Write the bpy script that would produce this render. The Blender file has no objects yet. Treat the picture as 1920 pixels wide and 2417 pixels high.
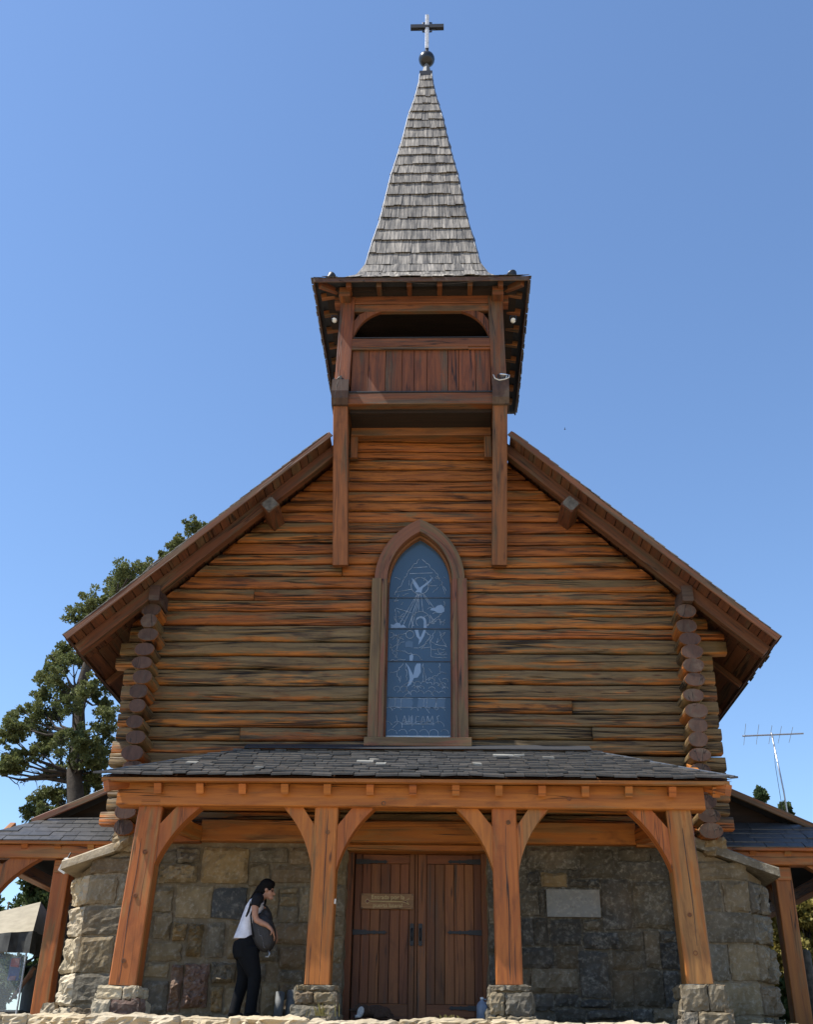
import bpy, math, random
from mathutils import Vector, Matrix, noise
rng = random.Random(11)
R = math.radians
S = bpy.context.scene
COL = S.collection

# ---------------------------------------------------------------- camera
cam = bpy.data.cameras.new('camera'); cam_o = bpy.data.objects.new('camera', cam); COL.objects.link(cam_o)
yaw, pitch, roll, FPX = -0.04172, 0.48679, 0.0175, 2547.918
f_ = Vector((math.sin(yaw)*math.cos(pitch), math.cos(yaw)*math.cos(pitch), math.sin(pitch)))
r_ = Vector((math.cos(yaw), -math.sin(yaw), 0)); u_ = r_.cross(f_)
r2 = r_*math.cos(roll) + u_*math.sin(roll); u2 = -r_*math.sin(roll) + u_*math.cos(roll)
M = Matrix((r2, u2, -f_)).transposed().to_4x4(); M.translation = Vector((0.44181, -16.31782, -0.78541))
cam_o.matrix_world = M
cam.sensor_fit = 'HORIZONTAL'; cam.sensor_width = 36; cam.lens = FPX/1920*36
cam.clip_start = .1; cam.clip_end = 4000
S.camera = cam_o
# ---------------------------------------------------------------- sky, sun, exposure
TO_SUN = Vector((-.51, -.128, .86)).normalized()
W = bpy.data.worlds.new('World'); S.world = W; W.use_nodes = True
nt = W.node_tree; bg = nt.nodes['Background']
sky = nt.nodes.new('ShaderNodeTexSky'); sky.sky_type = 'NISHITA'; sky.sun_disc = False
sky.sun_elevation = math.asin(TO_SUN.z); sky.sun_rotation = math.atan2(TO_SUN.x, TO_SUN.y)
sky.altitude = 800; sky.air_density = 1.2; sky.dust_density = .5; sky.ozone_density = 6
nt.links.new(sky.outputs[0], bg.inputs[0]); bg.inputs[1].default_value = .13
sun = bpy.data.lights.new('sun', 'SUN'); sun.energy = 4.8; sun.angle = R(.53); sun.color = (1, .955, .88)
sun_o = bpy.data.objects.new('sun', sun); COL.objects.link(sun_o)
sun_o.rotation_euler = TO_SUN.to_track_quat('Z', 'Y').to_euler(); sun_o.location = (-20, -8, 40)
S.view_settings.view_transform = 'Standard'; S.view_settings.look = 'None'
S.view_settings.exposure = 0.7; S.view_settings.gamma = 1
S.cycles.max_bounces = 8; S.cycles.diffuse_bounces = 5

# ---------------------------------------------------------------- materials
def base_mat(name):
    m = bpy.data.materials.new(name); m.use_nodes = True
    return m, m.node_tree, m.node_tree.nodes['Principled BSDF']
class NT:
    def __init__(s, t): s.t = t
    def n(s, ty, **k):
        o = s.t.nodes.new('ShaderNode'+ty)
        for a, b in k.items(): setattr(o, a, b)
        return o
    def L(s, a, b): s.t.links.new(a, b)
    def math(s, op, a, b=None, c=None, clamp=False):
        o = s.n('Math', operation=op); o.use_clamp = clamp
        for i, v in enumerate((a, b, c)):
            if v is None: continue
            if isinstance(v, (int, float)): o.inputs[i].default_value = v
            else: s.L(v, o.inputs[i])
        return o.outputs[0]
    def ramp(s, x, lo, hi, a=0., b=1.):
        o = s.n('MapRange'); o.clamp = True
        s.L(x, o.inputs[0]); o.inputs[1].default_value = lo; o.inputs[2].default_value = hi
        o.inputs[3].default_value = a; o.inputs[4].default_value = b
        return o.outputs[0]
    def mix(s, fac, a, b, blend='MIX'):
        o = s.n('MixRGB', blend_type=blend)
        for i, v in enumerate((fac, a, b)):
            if isinstance(v, (int, float)): o.inputs[i].default_value = v
            elif isinstance(v, tuple): o.inputs[i].default_value = v+(1,)
            else: s.L(v, o.inputs[i])
        return o.outputs[0]
    def noise(s, vec, scale, detail=4, rough=.55, dist=0.):
        o = s.n('TexNoise'); o.inputs['Scale'].default_value = scale; o.inputs['Detail'].default_value = detail
        o.inputs['Roughness'].default_value = rough; o.inputs['Distortion'].default_value = dist
        if vec is not None: s.L(vec, o.inputs['Vector'])
        return o.outputs[0]
    def mapping(s, vec, scale):
        o = s.n('Mapping'); o.inputs['Scale'].default_value = scale; s.L(vec, o.inputs[0]); return o.outputs[0]
def uv_rand(h, amt=60.):
    uv = h.n('TexCoord').outputs['UV']; r = h.n('ObjectInfo').outputs['Random']
    c = h.n('CombineXYZ'); h.L(h.math('MULTIPLY', r, amt), c.inputs[0]); h.L(h.math('MULTIPLY', r, amt*.73), c.inputs[2])
    a = h.n('VectorMath', operation='ADD'); h.L(uv, a.inputs[0]); h.L(c.outputs[0], a.inputs[1])
    return uv, a.outputs[0], r
def bump(h, p, x, strength, dist):
    b = h.n('Bump'); b.inputs['Strength'].default_value = strength; b.inputs['Distance'].default_value = dist
    h.L(x, b.inputs['Height']); h.L(b.outputs[0], p.inputs['Normal'])
def wood(name, main, dark, grey, grey_bias=-.2, crack=.7, rough=.6, vary=.35, logs=False, spec=.35, grain=1.0):
    """stained timber: UV.x runs along the grain in metres, UV.y across it"""
    m, t, p = base_mat(name); h = NT(t)
    uv, v, r = uv_rand(h)
    A = h.noise(h.mapping(v, (.9*grain, 13, 1)), 1, 6, .6, .6)
    B = h.noise(h.mapping(v, (.6*grain, 4.4 if logs else 3.2, 1)), 1.3, 6 if logs else 4, .68 if logs else .6, .9 if logs else .5)
    C = h.noise(h.mapping(v, (.55*grain, 30, 1)), 1.2, 5, .6, 1.2)
    F = h.noise(h.mapping(v, (4, 120, 1)), 1, 3, .6)
    col = h.mix(h.ramp(A, .36, .66), main, dark)
    col = h.mix(h.ramp(F, .3, .7, 0, .35), col, dark)
    br = h.math('ADD', h.math('MULTIPLY', r, vary), 1-vary*.5)
    hs = h.n('HueSaturation'); h.L(col, hs.inputs['Color']); h.L(br, hs.inputs['Value'])
    h.L(h.math('ADD', h.math('MULTIPLY', h.math('FRACT', h.math('MULTIPLY', r, 7.3)), .010), .497), hs.inputs['Hue'])
    col = hs.outputs[0]
    g = h.math('ADD', B, grey_bias)
    g = h.math('ADD', g, h.math('MULTIPLY', h.math('FRACT', h.math('MULTIPLY', r, 3.7)), .22))
    if logs:
        sx = h.n('SeparateXYZ'); h.L(uv, sx.inputs[0])
        g = h.math('ADD', g, h.ramp(sx.outputs[1], .03, .22, -.1, .11))
        ob = h.n('SeparateXYZ'); h.L(h.n('TexCoord').outputs['Object'], ob.inputs[0])
        g = h.math('ADD', g, h.ramp(ob.outputs[2], 5.2, 8.2, .07, -.24))
    g = h.math('ADD', g, h.ramp(A, .3, .7, -.16, .16))
    col = h.mix(h.ramp(g, .47, .62, 0, .92), col, h.mix(h.ramp(A, .35, .7), grey, tuple(c*.42 for c in grey)))
    vo = h.n('TexVoronoi'); vo.inputs['Scale'].default_value = 1.; h.L(h.mapping(v, (1.1, 4.2, 1)), vo.inputs['Vector'])
    kn = h.ramp(vo.outputs['Distance'], .04, .12, .75, 0)
    col = h.mix(kn, col, tuple(c*.35 for c in dark))
    ck = h.ramp(C, crack, crack+.045)
    K = h.noise(h.mapping(v, (.22*grain, 5.5, 1)), 1, 3, .5, .3)
    ln = h.ramp(h.math('ABSOLUTE', h.math('SUBTRACT', K, .5)), .0, .03 if logs else .016, 1, 0)
    ln = h.math('MULTIPLY', ln, h.ramp(h.noise(h.mapping(v, (.5, 2.5, 1)), 1, 2), .42, .56))
    ck = h.math('MAXIMUM', ck, ln)
    bl = h.noise(h.mapping(v, (1.1, 3.5, 1)), 1.4, 5, .65, .5)
    col = h.mix(h.ramp(bl, .54, .72, 0, .55), col, tuple(c*.4 for c in dark))
    if logs:
        SD = h.noise(h.mapping(v, (.7, 7, 1)), 1.1, 5, .65, .8)
        col = h.mix(h.ramp(SD, .55, .66, 0, .8), col, (.028, .016, .01))
        SE = h.noise(h.mapping(v, (1.6, 22, 1)), 1., 5, .7, 1.)
        col = h.mix(h.ramp(SE, .6, .68, 0, .8), col, (.045, .024, .012))
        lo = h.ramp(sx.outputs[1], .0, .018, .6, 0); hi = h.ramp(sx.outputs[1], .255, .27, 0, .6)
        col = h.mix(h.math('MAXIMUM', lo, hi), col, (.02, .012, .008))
    col = h.mix(h.math('MULTIPLY', ck, .93), col, (.008, .006, .005))
    h.L(col, p.inputs['Base Color'])
    p.inputs['Roughness'].default_value = rough; p.inputs['Specular IOR Level'].default_value = spec
    hh = h.math('SUBTRACT', h.math('ADD', h.math('MULTIPLY', A, .6), h.math('MULTIPLY', F, .2)), h.math('MULTIPLY', ck, 1.2))
    bump(h, p, hh, .9 if logs else .45, .03 if logs else .01)
    return m
MT = {}
MT['log'] = wood('log_wood', (.43, .142, .024), (.2, .058, .014), (.21, .148, .066), -.03, .645, .62, .4, True)
MT['timber'] = wood('porch_timber', (.42, .132, .022), (.25, .068, .013), (.4, .19, .055), -.14, .70, .55, .3, spec=.4)
MT['door'] = wood('door_planks', (.21, .075, .024), (.13, .043, .016), (.15, .085, .05), -.25, .75, .55, .7)
MT['belfry'] = wood('belfry_wood', (.22, .07, .022), (.1, .033, .014), (.14, .09, .05), -.17, .67, .6, .35)
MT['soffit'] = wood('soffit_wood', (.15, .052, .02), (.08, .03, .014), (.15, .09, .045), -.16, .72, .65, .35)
MT['strut'] = wood('strut_wood', (.27, .1, .032), (.14, .05, .019), (.16, .1, .05), -.12, .68, .6, .2)
MT['frame'] = wood('window_frame_paint', (.2, .075, .036), (.135, .052, .027), (.2, .132, .056), -.06, .72, .5, .2)
MT['logend'] = wood('log_end_grain', (.092, .05, .034), (.055, .03, .022), (.14, .098, .07), -.14, .72, .7, .35, grain=6)
MT['dark_wood'] = wood('dark_inner_wood', (.03, .016, .01), (.015, .009, .006), (.03, .02, .015), -.5, .8, .8, .1)
MT['signwood'] = wood('sign_wood', (.30, .17, .075), (.22, .12, .05), (.3, .2, .1), -.3, .8, .5, .1)

def slate_mat(name, c0, c1, rough, streak=0.):
    m, t, p = base_mat(name); h = NT(t); uv, v, r = uv_rand(h)
    A = h.noise(v, 9, 5, .6); B = h.noise(h.mapping(v, (26, 1.6, 1)), 1, 4, .65)
    col = h.mix(h.ramp(A, .3, .75), c0, c1)
    if streak:
        col = h.mix(h.ramp(B, .42, .68, 0, streak), col, tuple(min(1, c*2.6) for c in c1))
        B2 = h.noise(h.mapping(v, (17, .9, 1)), 1.3, 4, .65)
        col = h.mix(h.ramp(B2, .52, .7, 0, .85), col, tuple(c*.35 for c in c0))
    hs = h.n('HueSaturation'); h.L(col, hs.inputs['Color']); h.L(h.ramp(r, 0, 1, .72, 1.28), hs.inputs['Value'])
    h.L(hs.outputs[0], p.inputs['Base Color']); p.inputs['Roughness'].default_value = rough
    bump(h, p, h.math('ADD', A, B), .5, .006)
    return m
MT['slate'] = slate_mat('roof_slate', (.029, .027, .025), (.068, .063, .057), .45)
MT['slate_pale'] = slate_mat('pale_lichen_slate', (.13, .13, .12), (.26, .25, .22), .55)
MT['shingle'] = slate_mat('weathered_shingle', (.058, .053, .048), (.14, .125, .104), .55, 1.)
def stone_mat(name, cols, rough=.8, dark=.5, vr=(.7, 1.25)):
    m, t, p = base_mat(name); h = NT(t)
    oc = h.n('TexCoord').outputs['Object']; r = h.n('ObjectInfo').outputs['Random']
    cr = h.n('ValToRGB'); e = cr.color_ramp.elements; cr.color_ramp.interpolation = 'CONSTANT'
    while len(e) < len(cols): e.new(.5)
    for i, c in enumerate(cols): e[i].position = i/len(cols); e[i].color = c+(1,)
    h.L(h.math('FRACT', h.math('MULTIPLY', r, 5.77)), cr.inputs[0])
    A = h.noise(oc, 3.1, 7, .62, .4); B = h.noise(oc, 17, 5, .65); C = h.noise(oc, 1.1, 3)
    col = h.mix(h.ramp(A, .4, .68, 0, .75), cr.outputs[0], h.mix(1., cr.outputs[0], (dark, dark*.95, dark*.86), 'MULTIPLY'))
    col = h.mix(h.ramp(B, .5, .72, 0, .35), col, (.45, .42, .35))
    col = h.mix(h.ramp(C, .5, .7, 0, .3), col, (.25, .17, .09))
    hs = h.n('HueSaturation'); h.L(col, hs.inputs['Color']); h.L(h.ramp(r, 0, 1, *vr), hs.inputs['Value'])
    h.L(hs.outputs[0], p.inputs['Base Color']); p.inputs['Roughness'].default_value = rough
    p.inputs['Specular IOR Level'].default_value = .25
    bump(h, p, h.math('ADD', A, h.math('MULTIPLY', B, .5)), .75, .03)
    return m
MT['stone'] = stone_mat('wall_stone', [(.2, .158, .098), (.165, .135, .09), (.135, .118, .09), (.215, .165, .095), (.145, .125, .09), (.18, .132, .08)], vr=(.82, 1.2))
MT['stone_dark'] = stone_mat('shaded_stained_stone', [(.1, .085, .06), (.085, .075, .058), (.075, .07, .06), (.115, .092, .06), (.06, .058, .052)], .85, .4)  # wall stone with dark stains, darkened further for the right bay's shade
MT['mortar_dark'] = stone_mat('shaded_mortar', [(.075, .066, .05)], .9, .7)  # lime mortar darkened to carry the shade of the right bay
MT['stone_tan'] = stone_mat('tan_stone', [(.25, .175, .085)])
MT['stone_red'] = stone_mat('reddish_stone', [(.17, .105, .08)])
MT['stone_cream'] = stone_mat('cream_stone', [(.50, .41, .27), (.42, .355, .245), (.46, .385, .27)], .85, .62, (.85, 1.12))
MT['mortar'] = stone_mat('lime_mortar', [(.19, .152, .1)], .9, .75)
MT['plaque_grey'] = stone_mat('grey_plaque_stone', [(.19, .19, .175)], .6, .85)
MT['plaque_dark'] = stone_mat('dark_plaque_stone', [(.055, .058, .058)], .5, .8)
def plain(name, c, rough=.6, metal=0., spec=.5, vary=.0, bumpy=0., scale=20):
    m, t, p = base_mat(name); h = NT(t)
    oc = h.n('TexCoord').outputs['Object']; A = h.noise(oc, scale, 4, .6)
    col = h.mix(h.ramp(A, .3, .7), tuple(x*(1-.18-vary) for x in c), tuple(min(1, x*(1.08+vary)) for x in c))
    h.L(col, p.inputs['Base Color']); p.inputs['Roughness'].default_value = rough
    p.inputs['Metallic'].default_value = metal; p.inputs['Specular IOR Level'].default_value = spec
    if bumpy: bump(h, p, A, bumpy, .02)
    return m
MT['iron'] = plain('black_iron', (.012, .012, .014), .5)
MT['orb'] = plain('dark_painted_metal', (.02, .022, .026), .28, .2)
MT['mottled_silver'] = plain('mottled_silver_paint', (.5, .5, .5), .45, .3, vary=.35, scale=45)  # pale silver with a mottled tone
MT['lead'] = plain('lead_flashing', (.09, .1, .12), .45, .4, vary=.1)
MT['felt'] = plain('black_roof_felt', (.02, .021, .025), .7, vary=.15)
MT['chrome'] = plain('chrome_lamp', (.75, .75, .76), .18, .9)
MT['white'] = plain('white_enamel', (.75, .75, .72), .4)
MT['cable_w'] = plain('white_cable', (.6, .58, .52), .5)
MT['jug'] = plain('blue_grey_plastic', (.22, .26, .33), .4)
MT['pipe'] = plain('grey_zinc', (.13, .135, .135), .7)
MT['canvas'] = plain('beige_canvas', (.33, .29, .215), .9, spec=.1, bumpy=.3, scale=6)
MT['valance'] = plain('dark_canvas', (.06, .06, .055), .8, vary=.3, bumpy=.5, scale=6)
MT['red'] = plain('red_cloth', (.5, .04, .05), .7)
MT['blue'] = plain('blue_cloth', (.06, .1, .35), .7)
MT['pink'] = plain('pink_cloth', (.5, .25, .35), .7)
MT['skin'] = plain('skin', (.42, .22, .145), .5, spec=.3, vary=.03)
MT['hair'] = plain('black_hair', (.006, .005, .005), .75, spec=.12, vary=.3, scale=60)
MT['shirt'] = plain('white_jersey', (.74, .74, .8), .85, spec=.15, bumpy=.25, scale=14)
MT['sleeve'] = plain('black_jersey', (.013, .013, .015), .85, spec=.2)
MT['trousers'] = plain('black_denim', (.006, .0065, .008), .8, spec=.15, bumpy=.3, scale=16)
MT['bag'] = plain('dark_woven_leather', (.022, .02, .02), .45, vary=.4, bumpy=.6, scale=90)
MT['stud'] = plain('pewter_stud', (.3, .29, .28), .3, .8)
MT['brown_fur'] = plain('brown_fur', (.06, .032, .018), .9, vary=.3, bumpy=.5, scale=60)
MT['white_fur'] = plain('white_fur', (.55, .53, .5), .9, vary=.1, bumpy=.5, scale=60)
MT['nose'] = plain('dog_nose', (.01, .01, .01), .4)
MT['bark'] = plain('tree_bark', (.05, .038, .028), .9, vary=.35, bumpy=.8, scale=9)
MT['aluminium'] = plain('antenna_aluminium', (.42, .44, .47), .35, .7)
MT['floor'] = plain('porch_paving', (.12, .1, .07), .9, vary=.2, bumpy=.5, scale=3)
MT['ground'] = plain('dry_gravel_ground', (.42, .325, .205), .95, vary=.2, bumpy=.6, scale=2.3)
MT['old_wood'] = plain('grey_old_wood', (.1, .09, .075), .9, vary=.3, bumpy=.6, scale=12)
MT['paint'] = plain('yellow_sign_lettering', (.52, .42, .2), .6)
MT['engrave'] = plain('engraved_letters', (.12, .12, .115), .7)
MT['redpaint'] = plain('red_brown_carved_paint', (.13, .04, .03), .6)
MT['blueglaze'] = None
def leaf_mat(name, c0, c1, trans=.25):
    m, t, p = base_mat(name); h = NT(t)
    oc = h.n('TexCoord').outputs['Object']; A = h.noise(oc, 2.2, 4); B = h.noise(oc, 23, 2)
    col = h.mix(h.ramp(h.math('ADD', A, h.math('MULTIPLY', B, .5)), .5, .98), c0, c1)
    h.L(col, p.inputs['Base Color']); p.inputs['Roughness'].default_value = .65; p.inputs['Specular IOR Level'].default_value = .25
    tr = h.n('BsdfTranslucent'); h.L(col, tr.inputs[0]); mx = h.n('MixShader'); mx.inputs[0].default_value = trans
    out = t.nodes['Material Output']; h.L(p.outputs[0], mx.inputs[1]); h.L(tr.outputs[0], mx.inputs[2]); h.L(mx.outputs[0], out.inputs[0])
    return m
MT['juniper'] = leaf_mat('juniper_foliage', (.07, .098, .036), (.19, .2, .07), .35)
MT['cypress'] = leaf_mat('cypress_foliage', (.04, .07, .03), (.1, .13, .05))
MT['goldleaf'] = leaf_mat('golden_hedge_foliage', (.13, .12, .03), (.3, .24, .06), .3)
MT['greenleaf'] = leaf_mat('green_shrub_foliage', (.035, .06, .02), (.1, .13, .045), .3)
MT['grass'] = leaf_mat('dry_grass', (.16, .15, .05), (.3, .26, .1), .3)
def glass_mat(name, base, rough=.06, trans=0., alpha=1., spec=.5):
    m, t, p = base_mat(name)
    p.inputs['Base Color'].default_value = base+(1,); p.inputs['Roughness'].default_value = rough
    p.inputs['Transmission Weight'].default_value = trans; p.inputs['Alpha'].default_value = alpha
    p.inputs['Specular IOR Level'].default_value = spec; p.inputs['IOR'].default_value = 1.5
    return m
MT['glass'] = glass_mat('sky_tinted_leaded_glass', (.04, .078, .13), .12, spec=.6)  # blue base colour stands in for the reflected sky
MT['came'] = plain('pale_came_lines', (.27, .34, .43), .5, vary=.35, scale=14)
MT['paleglass'] = glass_mat('pale_blue_glass', (.2, .29, .42), .15, spec=.6)
MT['hazeglass'] = glass_mat('milky_blue_glass', (.075, .125, .195), .15, spec=.6)
MT['plastic'] = glass_mat('clear_plastic_sheet', (.75, .8, .8), .2, 0., .12)

# ---------------------------------------------------------------- mesh helpers
class MB:
    def __init__(s): s.v = []; s.f = []; s.uv = []
    def quad(s, pts, uvs=None):
        i = len(s.v); s.v += [tuple(p) for p in pts]; s.f.append(tuple(range(i, i+len(pts))))
        s.uv.append(uvs or [(p[0]+p[1], p[2]) for p in pts])
    def face(s, idx, uvs): s.f.append(tuple(idx)); s.uv.append(uvs)
    def build(s, name, mat, parent=None, smooth=False, **props):
        me = bpy.data.meshes.new(name); me.from_pydata(s.v, [], s.f); 
        ul = me.uv_layers.new(name='UVMap'); flat = [c for fu in s.uv for u in fu for c in u]
        ul.data.foreach_set('uv', flat)
        if smooth: me.polygons.foreach_set('use_smooth', [True]*len(me.polygons))
        me.materials.append(MT[mat] if isinstance(mat, str) else mat); me.update()
        o = bpy.data.objects.new(name, me); COL.objects.link(o)
        if parent is not None: o.parent = parent
        for k, v in props.items(): o[k] = v
        return o
def empty(name, loc=(0, 0, 0), **props):
    o = bpy.data.objects.new(name, None); o.location = loc; o.empty_display_size = .3; COL.objects.link(o)
    for k, v in props.items(): o[k] = v
    return o
def V(*a): return Vector(a)
def nz(x, y=0., z=0.): return noise.noise((x, y, z))
def frame_of(p0, p1, up):
    t = (p1-p0).normalized(); up = Vector(up)
    if abs(t.dot(up)) > .98: up = Vector((0, 1, 0))
    s = t.cross(up).normalized(); return t, s, s.cross(t).normalized()
def rect_profile(w, h, ch):
    a, b = w/2, h/2
    return [(-a+ch, -b), (a-ch, -b), (a, -b+ch), (a, b-ch), (a-ch, b), (-a+ch, b), (-a, b-ch), (-a, -b+ch)]
def beam(mb, p0, p1, w, h, up=(0, 0, 1), ch=.01, seg=1, wob=0., taper=1.):
    """timber from p0 to p1; w across (side), h along 'up'; UV.x along the length"""
    p0 = Vector(p0); p1 = Vector(p1); t, s, u = frame_of(p0, p1, up); Ln = (p1-p0).length
    b = len(mb.v); n = 8; off = rng.random()*9
    per = [0]
    pr = rect_profile(w, h, ch)
    for i in range(n): per.append(per[-1]+math.dist(pr[i], pr[(i+1) % n]))
    for k in range(seg+1):
        q = k/seg; sc = 1+(taper-1)*q; c = p0.lerp(p1, q)
        for (x, y) in pr:
            P = c+s*x*sc+u*y*sc
            if wob: P = P+s*nz(off+q*Ln*.8, y*3, 1)*wob+u*nz(off+q*Ln*.8, x*3, 7)*wob
            mb.v.append(tuple(P))
    for k in range(seg):
        for i in range(n):
            j = (i+1) % n
            u0, u1 = k/seg*Ln, (k+1)/seg*Ln
            mb.face((b+k*n+i, b+k*n+j, b+(k+1)*n+j, b+(k+1)*n+i), [(u0, off+per[i]), (u0, off+per[i+1]), (u1, off+per[i+1]), (u1, off+per[i])])
    mb.face([b+i for i in range(n)][::-1], [(x*.2, y) for x, y in pr][::-1])
    mb.face([b+seg*n+i for i in range(n)], [(x*.2, y) for x, y in pr])
    return mb
def B1(name, mat, parent, p0, p1, w, h, **k):
    lab = k.pop('label', None)
    o = beam(MB(), p0, p1, w, h, **k).build(name, mat, parent)
    if lab: o['label'] = lab
    return o
def box(mb, x0, y0, z0, x1, y1, z1, j=0.):
    c = [(x, y, z) for x in (x0, x1) for y in (y0, y1) for z in (z0, z1)]
    if j: c = [(x+rng.uniform(-j, j), y+rng.uniform(-j, j), z+rng.uniform(-j, j)) for x, y, z in c]
    for f in ((0, 1, 3, 2), (4, 6, 7, 5), (0, 4, 5, 1), (2, 3, 7, 6), (0, 2, 6, 4), (1, 5, 7, 3)):
        pts = [c[i] for i in f]
        ax = 0 if f in ((0, 1, 3, 2), (4, 6, 7, 5)) else 1 if f in ((0, 4, 5, 1), (2, 3, 7, 6)) else 2
        mb.quad(pts, [((p[1], p[2]), (p[0], p[2]), (p[0], p[1]))[ax] for p in pts])
    return mb
def tube(mb, pts, rad, n=8, caps=True):
    pts = [Vector(p) for p in pts]; m = len(pts)
    rs = rad if isinstance(rad, (list, tuple)) else [rad]*m
    b = len(mb.v); s0 = None; d = 0.
    for k in range(m):
        t = (pts[min(k+1, m-1)]-pts[max(k-1, 0)]).normalized()
        if s0 is None:
            a = Vector((0, 0, 1)) if abs(t.z) < .9 else Vector((0, 1, 0)); s0 = t.cross(a).normalized()
        s0 = (s0-t*s0.dot(t)).normalized(); u = t.cross(s0)
        for i in range(n):
            g = 2*math.pi*i/n; mb.v.append(tuple(pts[k]+(s0*math.cos(g)+u*math.sin(g))*rs[k]))
    for k in range(m-1):
        l = (pts[k+1]-pts[k]).length
        for i in range(n):
            j = (i+1) % n
            mb.face((b+k*n+i, b+k*n+j, b+(k+1)*n+j, b+(k+1)*n+i), [(d, i/n), (d, (i+1)/n), (d+l, (i+1)/n), (d+l, i/n)])
        d += l
    if caps:
        mb.face([b+i for i in range(n)][::-1], [(0, 0)]*n); mb.face([b+(m-1)*n+i for i in range(n)], [(0, 0)]*n)
    return mb
def lathe(mb, c, prof, n=16, axis='Z'):
    b = len(mb.v)
    for (r, z) in prof:
        for i in range(n):
            g = 2*math.pi*i/n; x, y = r*math.cos(g), r*math.sin(g)
            p = (x, y, z) if axis == 'Z' else (x, z, y)
            mb.v.append((c[0]+p[0], c[1]+p[1], c[2]+p[2]))
    for k in range(len(prof)-1):
        for i in range(n):
            j = (i+1) % n; mb.face((b+k*n+i, b+k*n+j, b+(k+1)*n+j, b+(k+1)*n+i), [(i/n, k*.1), ((i+1)/n, k*.1), ((i+1)/n, k*.1+.1), (i/n, k*.1+.1)])
    mb.face([b+i for i in range(n)][::-1], [(0, 0)]*n); mb.face([b+(len(prof)-1)*n+i for i in range(n)], [(0, 0)]*n)
    return mb
def prism(mb, poly, y0, y1, close=True):
    """polygon in (x,z) extruded in y from y0 (front) to y1"""
    n = len(poly); b = len(mb.v)
    mb.v += [(x, y0, z) for x, z in poly]+[(x, y1, z) for x, z in poly]
    mb.face(list(range(b, b+n)), [(z, x) for x, z in poly]); mb.face(list(range(b+n, b+2*n))[::-1], [(z, x) for x, z in poly][::-1])
    for i in range(n):
        j = (i+1) % n; l = math.dist(poly[i], poly[j])
        mb.face((b+j, b+i, b+n+i, b+n+j), [(l, 0), (0, 0), (0, y1-y0), (l, y1-y0)])
    return mb
def bez(a, c, b, n=8): return [((1-t)**2*a[0]+2*t*(1-t)*c[0]+t*t*b[0], (1-t)**2*a[1]+2*t*(1-t)*c[1]+t*t*b[1]) for t in [i/n for i in range(n+1)]]

# ================================================================ setting
def zfl(y): return .045*min(y, 0.) if y > -2.7 else -.12      # the terrace floor falls slightly to its edge
mb = MB()
ys = [-900, -200, -60, -25, -12, -7, -5, -3.6, -2.72]; 
def gz(x, y):
    if y < -2.7: return -2.45 + (.0 if y < -6 else 1.2*max(0, (y+6)/3.3)) + .08*nz(x*.2, y*.2)
    return .0
xs = [-900, -200, -60, -30, -20, -14, -10, -7, -5, -3, -1, 1, 3, 5, 7, 10, 14, 20, 30, 60, 200, 900]
def sheet(name, xs, ys, zf, mat, **pr):
    mb = MB(); nx = len(xs)
    mb.v = [(x, y, zf(x, y)) for y in ys for x in xs]
    for j in range(len(ys)-1):
        for i in range(nx-1):
            q = (j*nx+i, j*nx+i+1, (j+1)*nx+i+1, (j+1)*nx+i); mb.face(q, [(mb.v[k][0], mb.v[k][1]) for k in q])
    return mb.build(name, mat, None, True, **pr)
ground = sheet('ground', xs, ys+[-2.62], lambda x, y: gz(x, y) if y < -2.7 else -1.3, 'ground', kind='structure')
plateau = sheet('hill_ground', xs, [-2.25, -1, 0, 1, 3, 6, 12, 25, 60, 200, 900], lambda x, y: (zfl(y)-.03)+(.03*max(0, y-1) if y < 12 else .33)*(1 if abs(x) > 4.3 else .1), 'floor', kind='structure')
terr = box(MB(), -30, -2.58, -1.9, 30, -2.2, -.2).build('terrace_wall', 'mortar', None, kind='structure')
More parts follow.
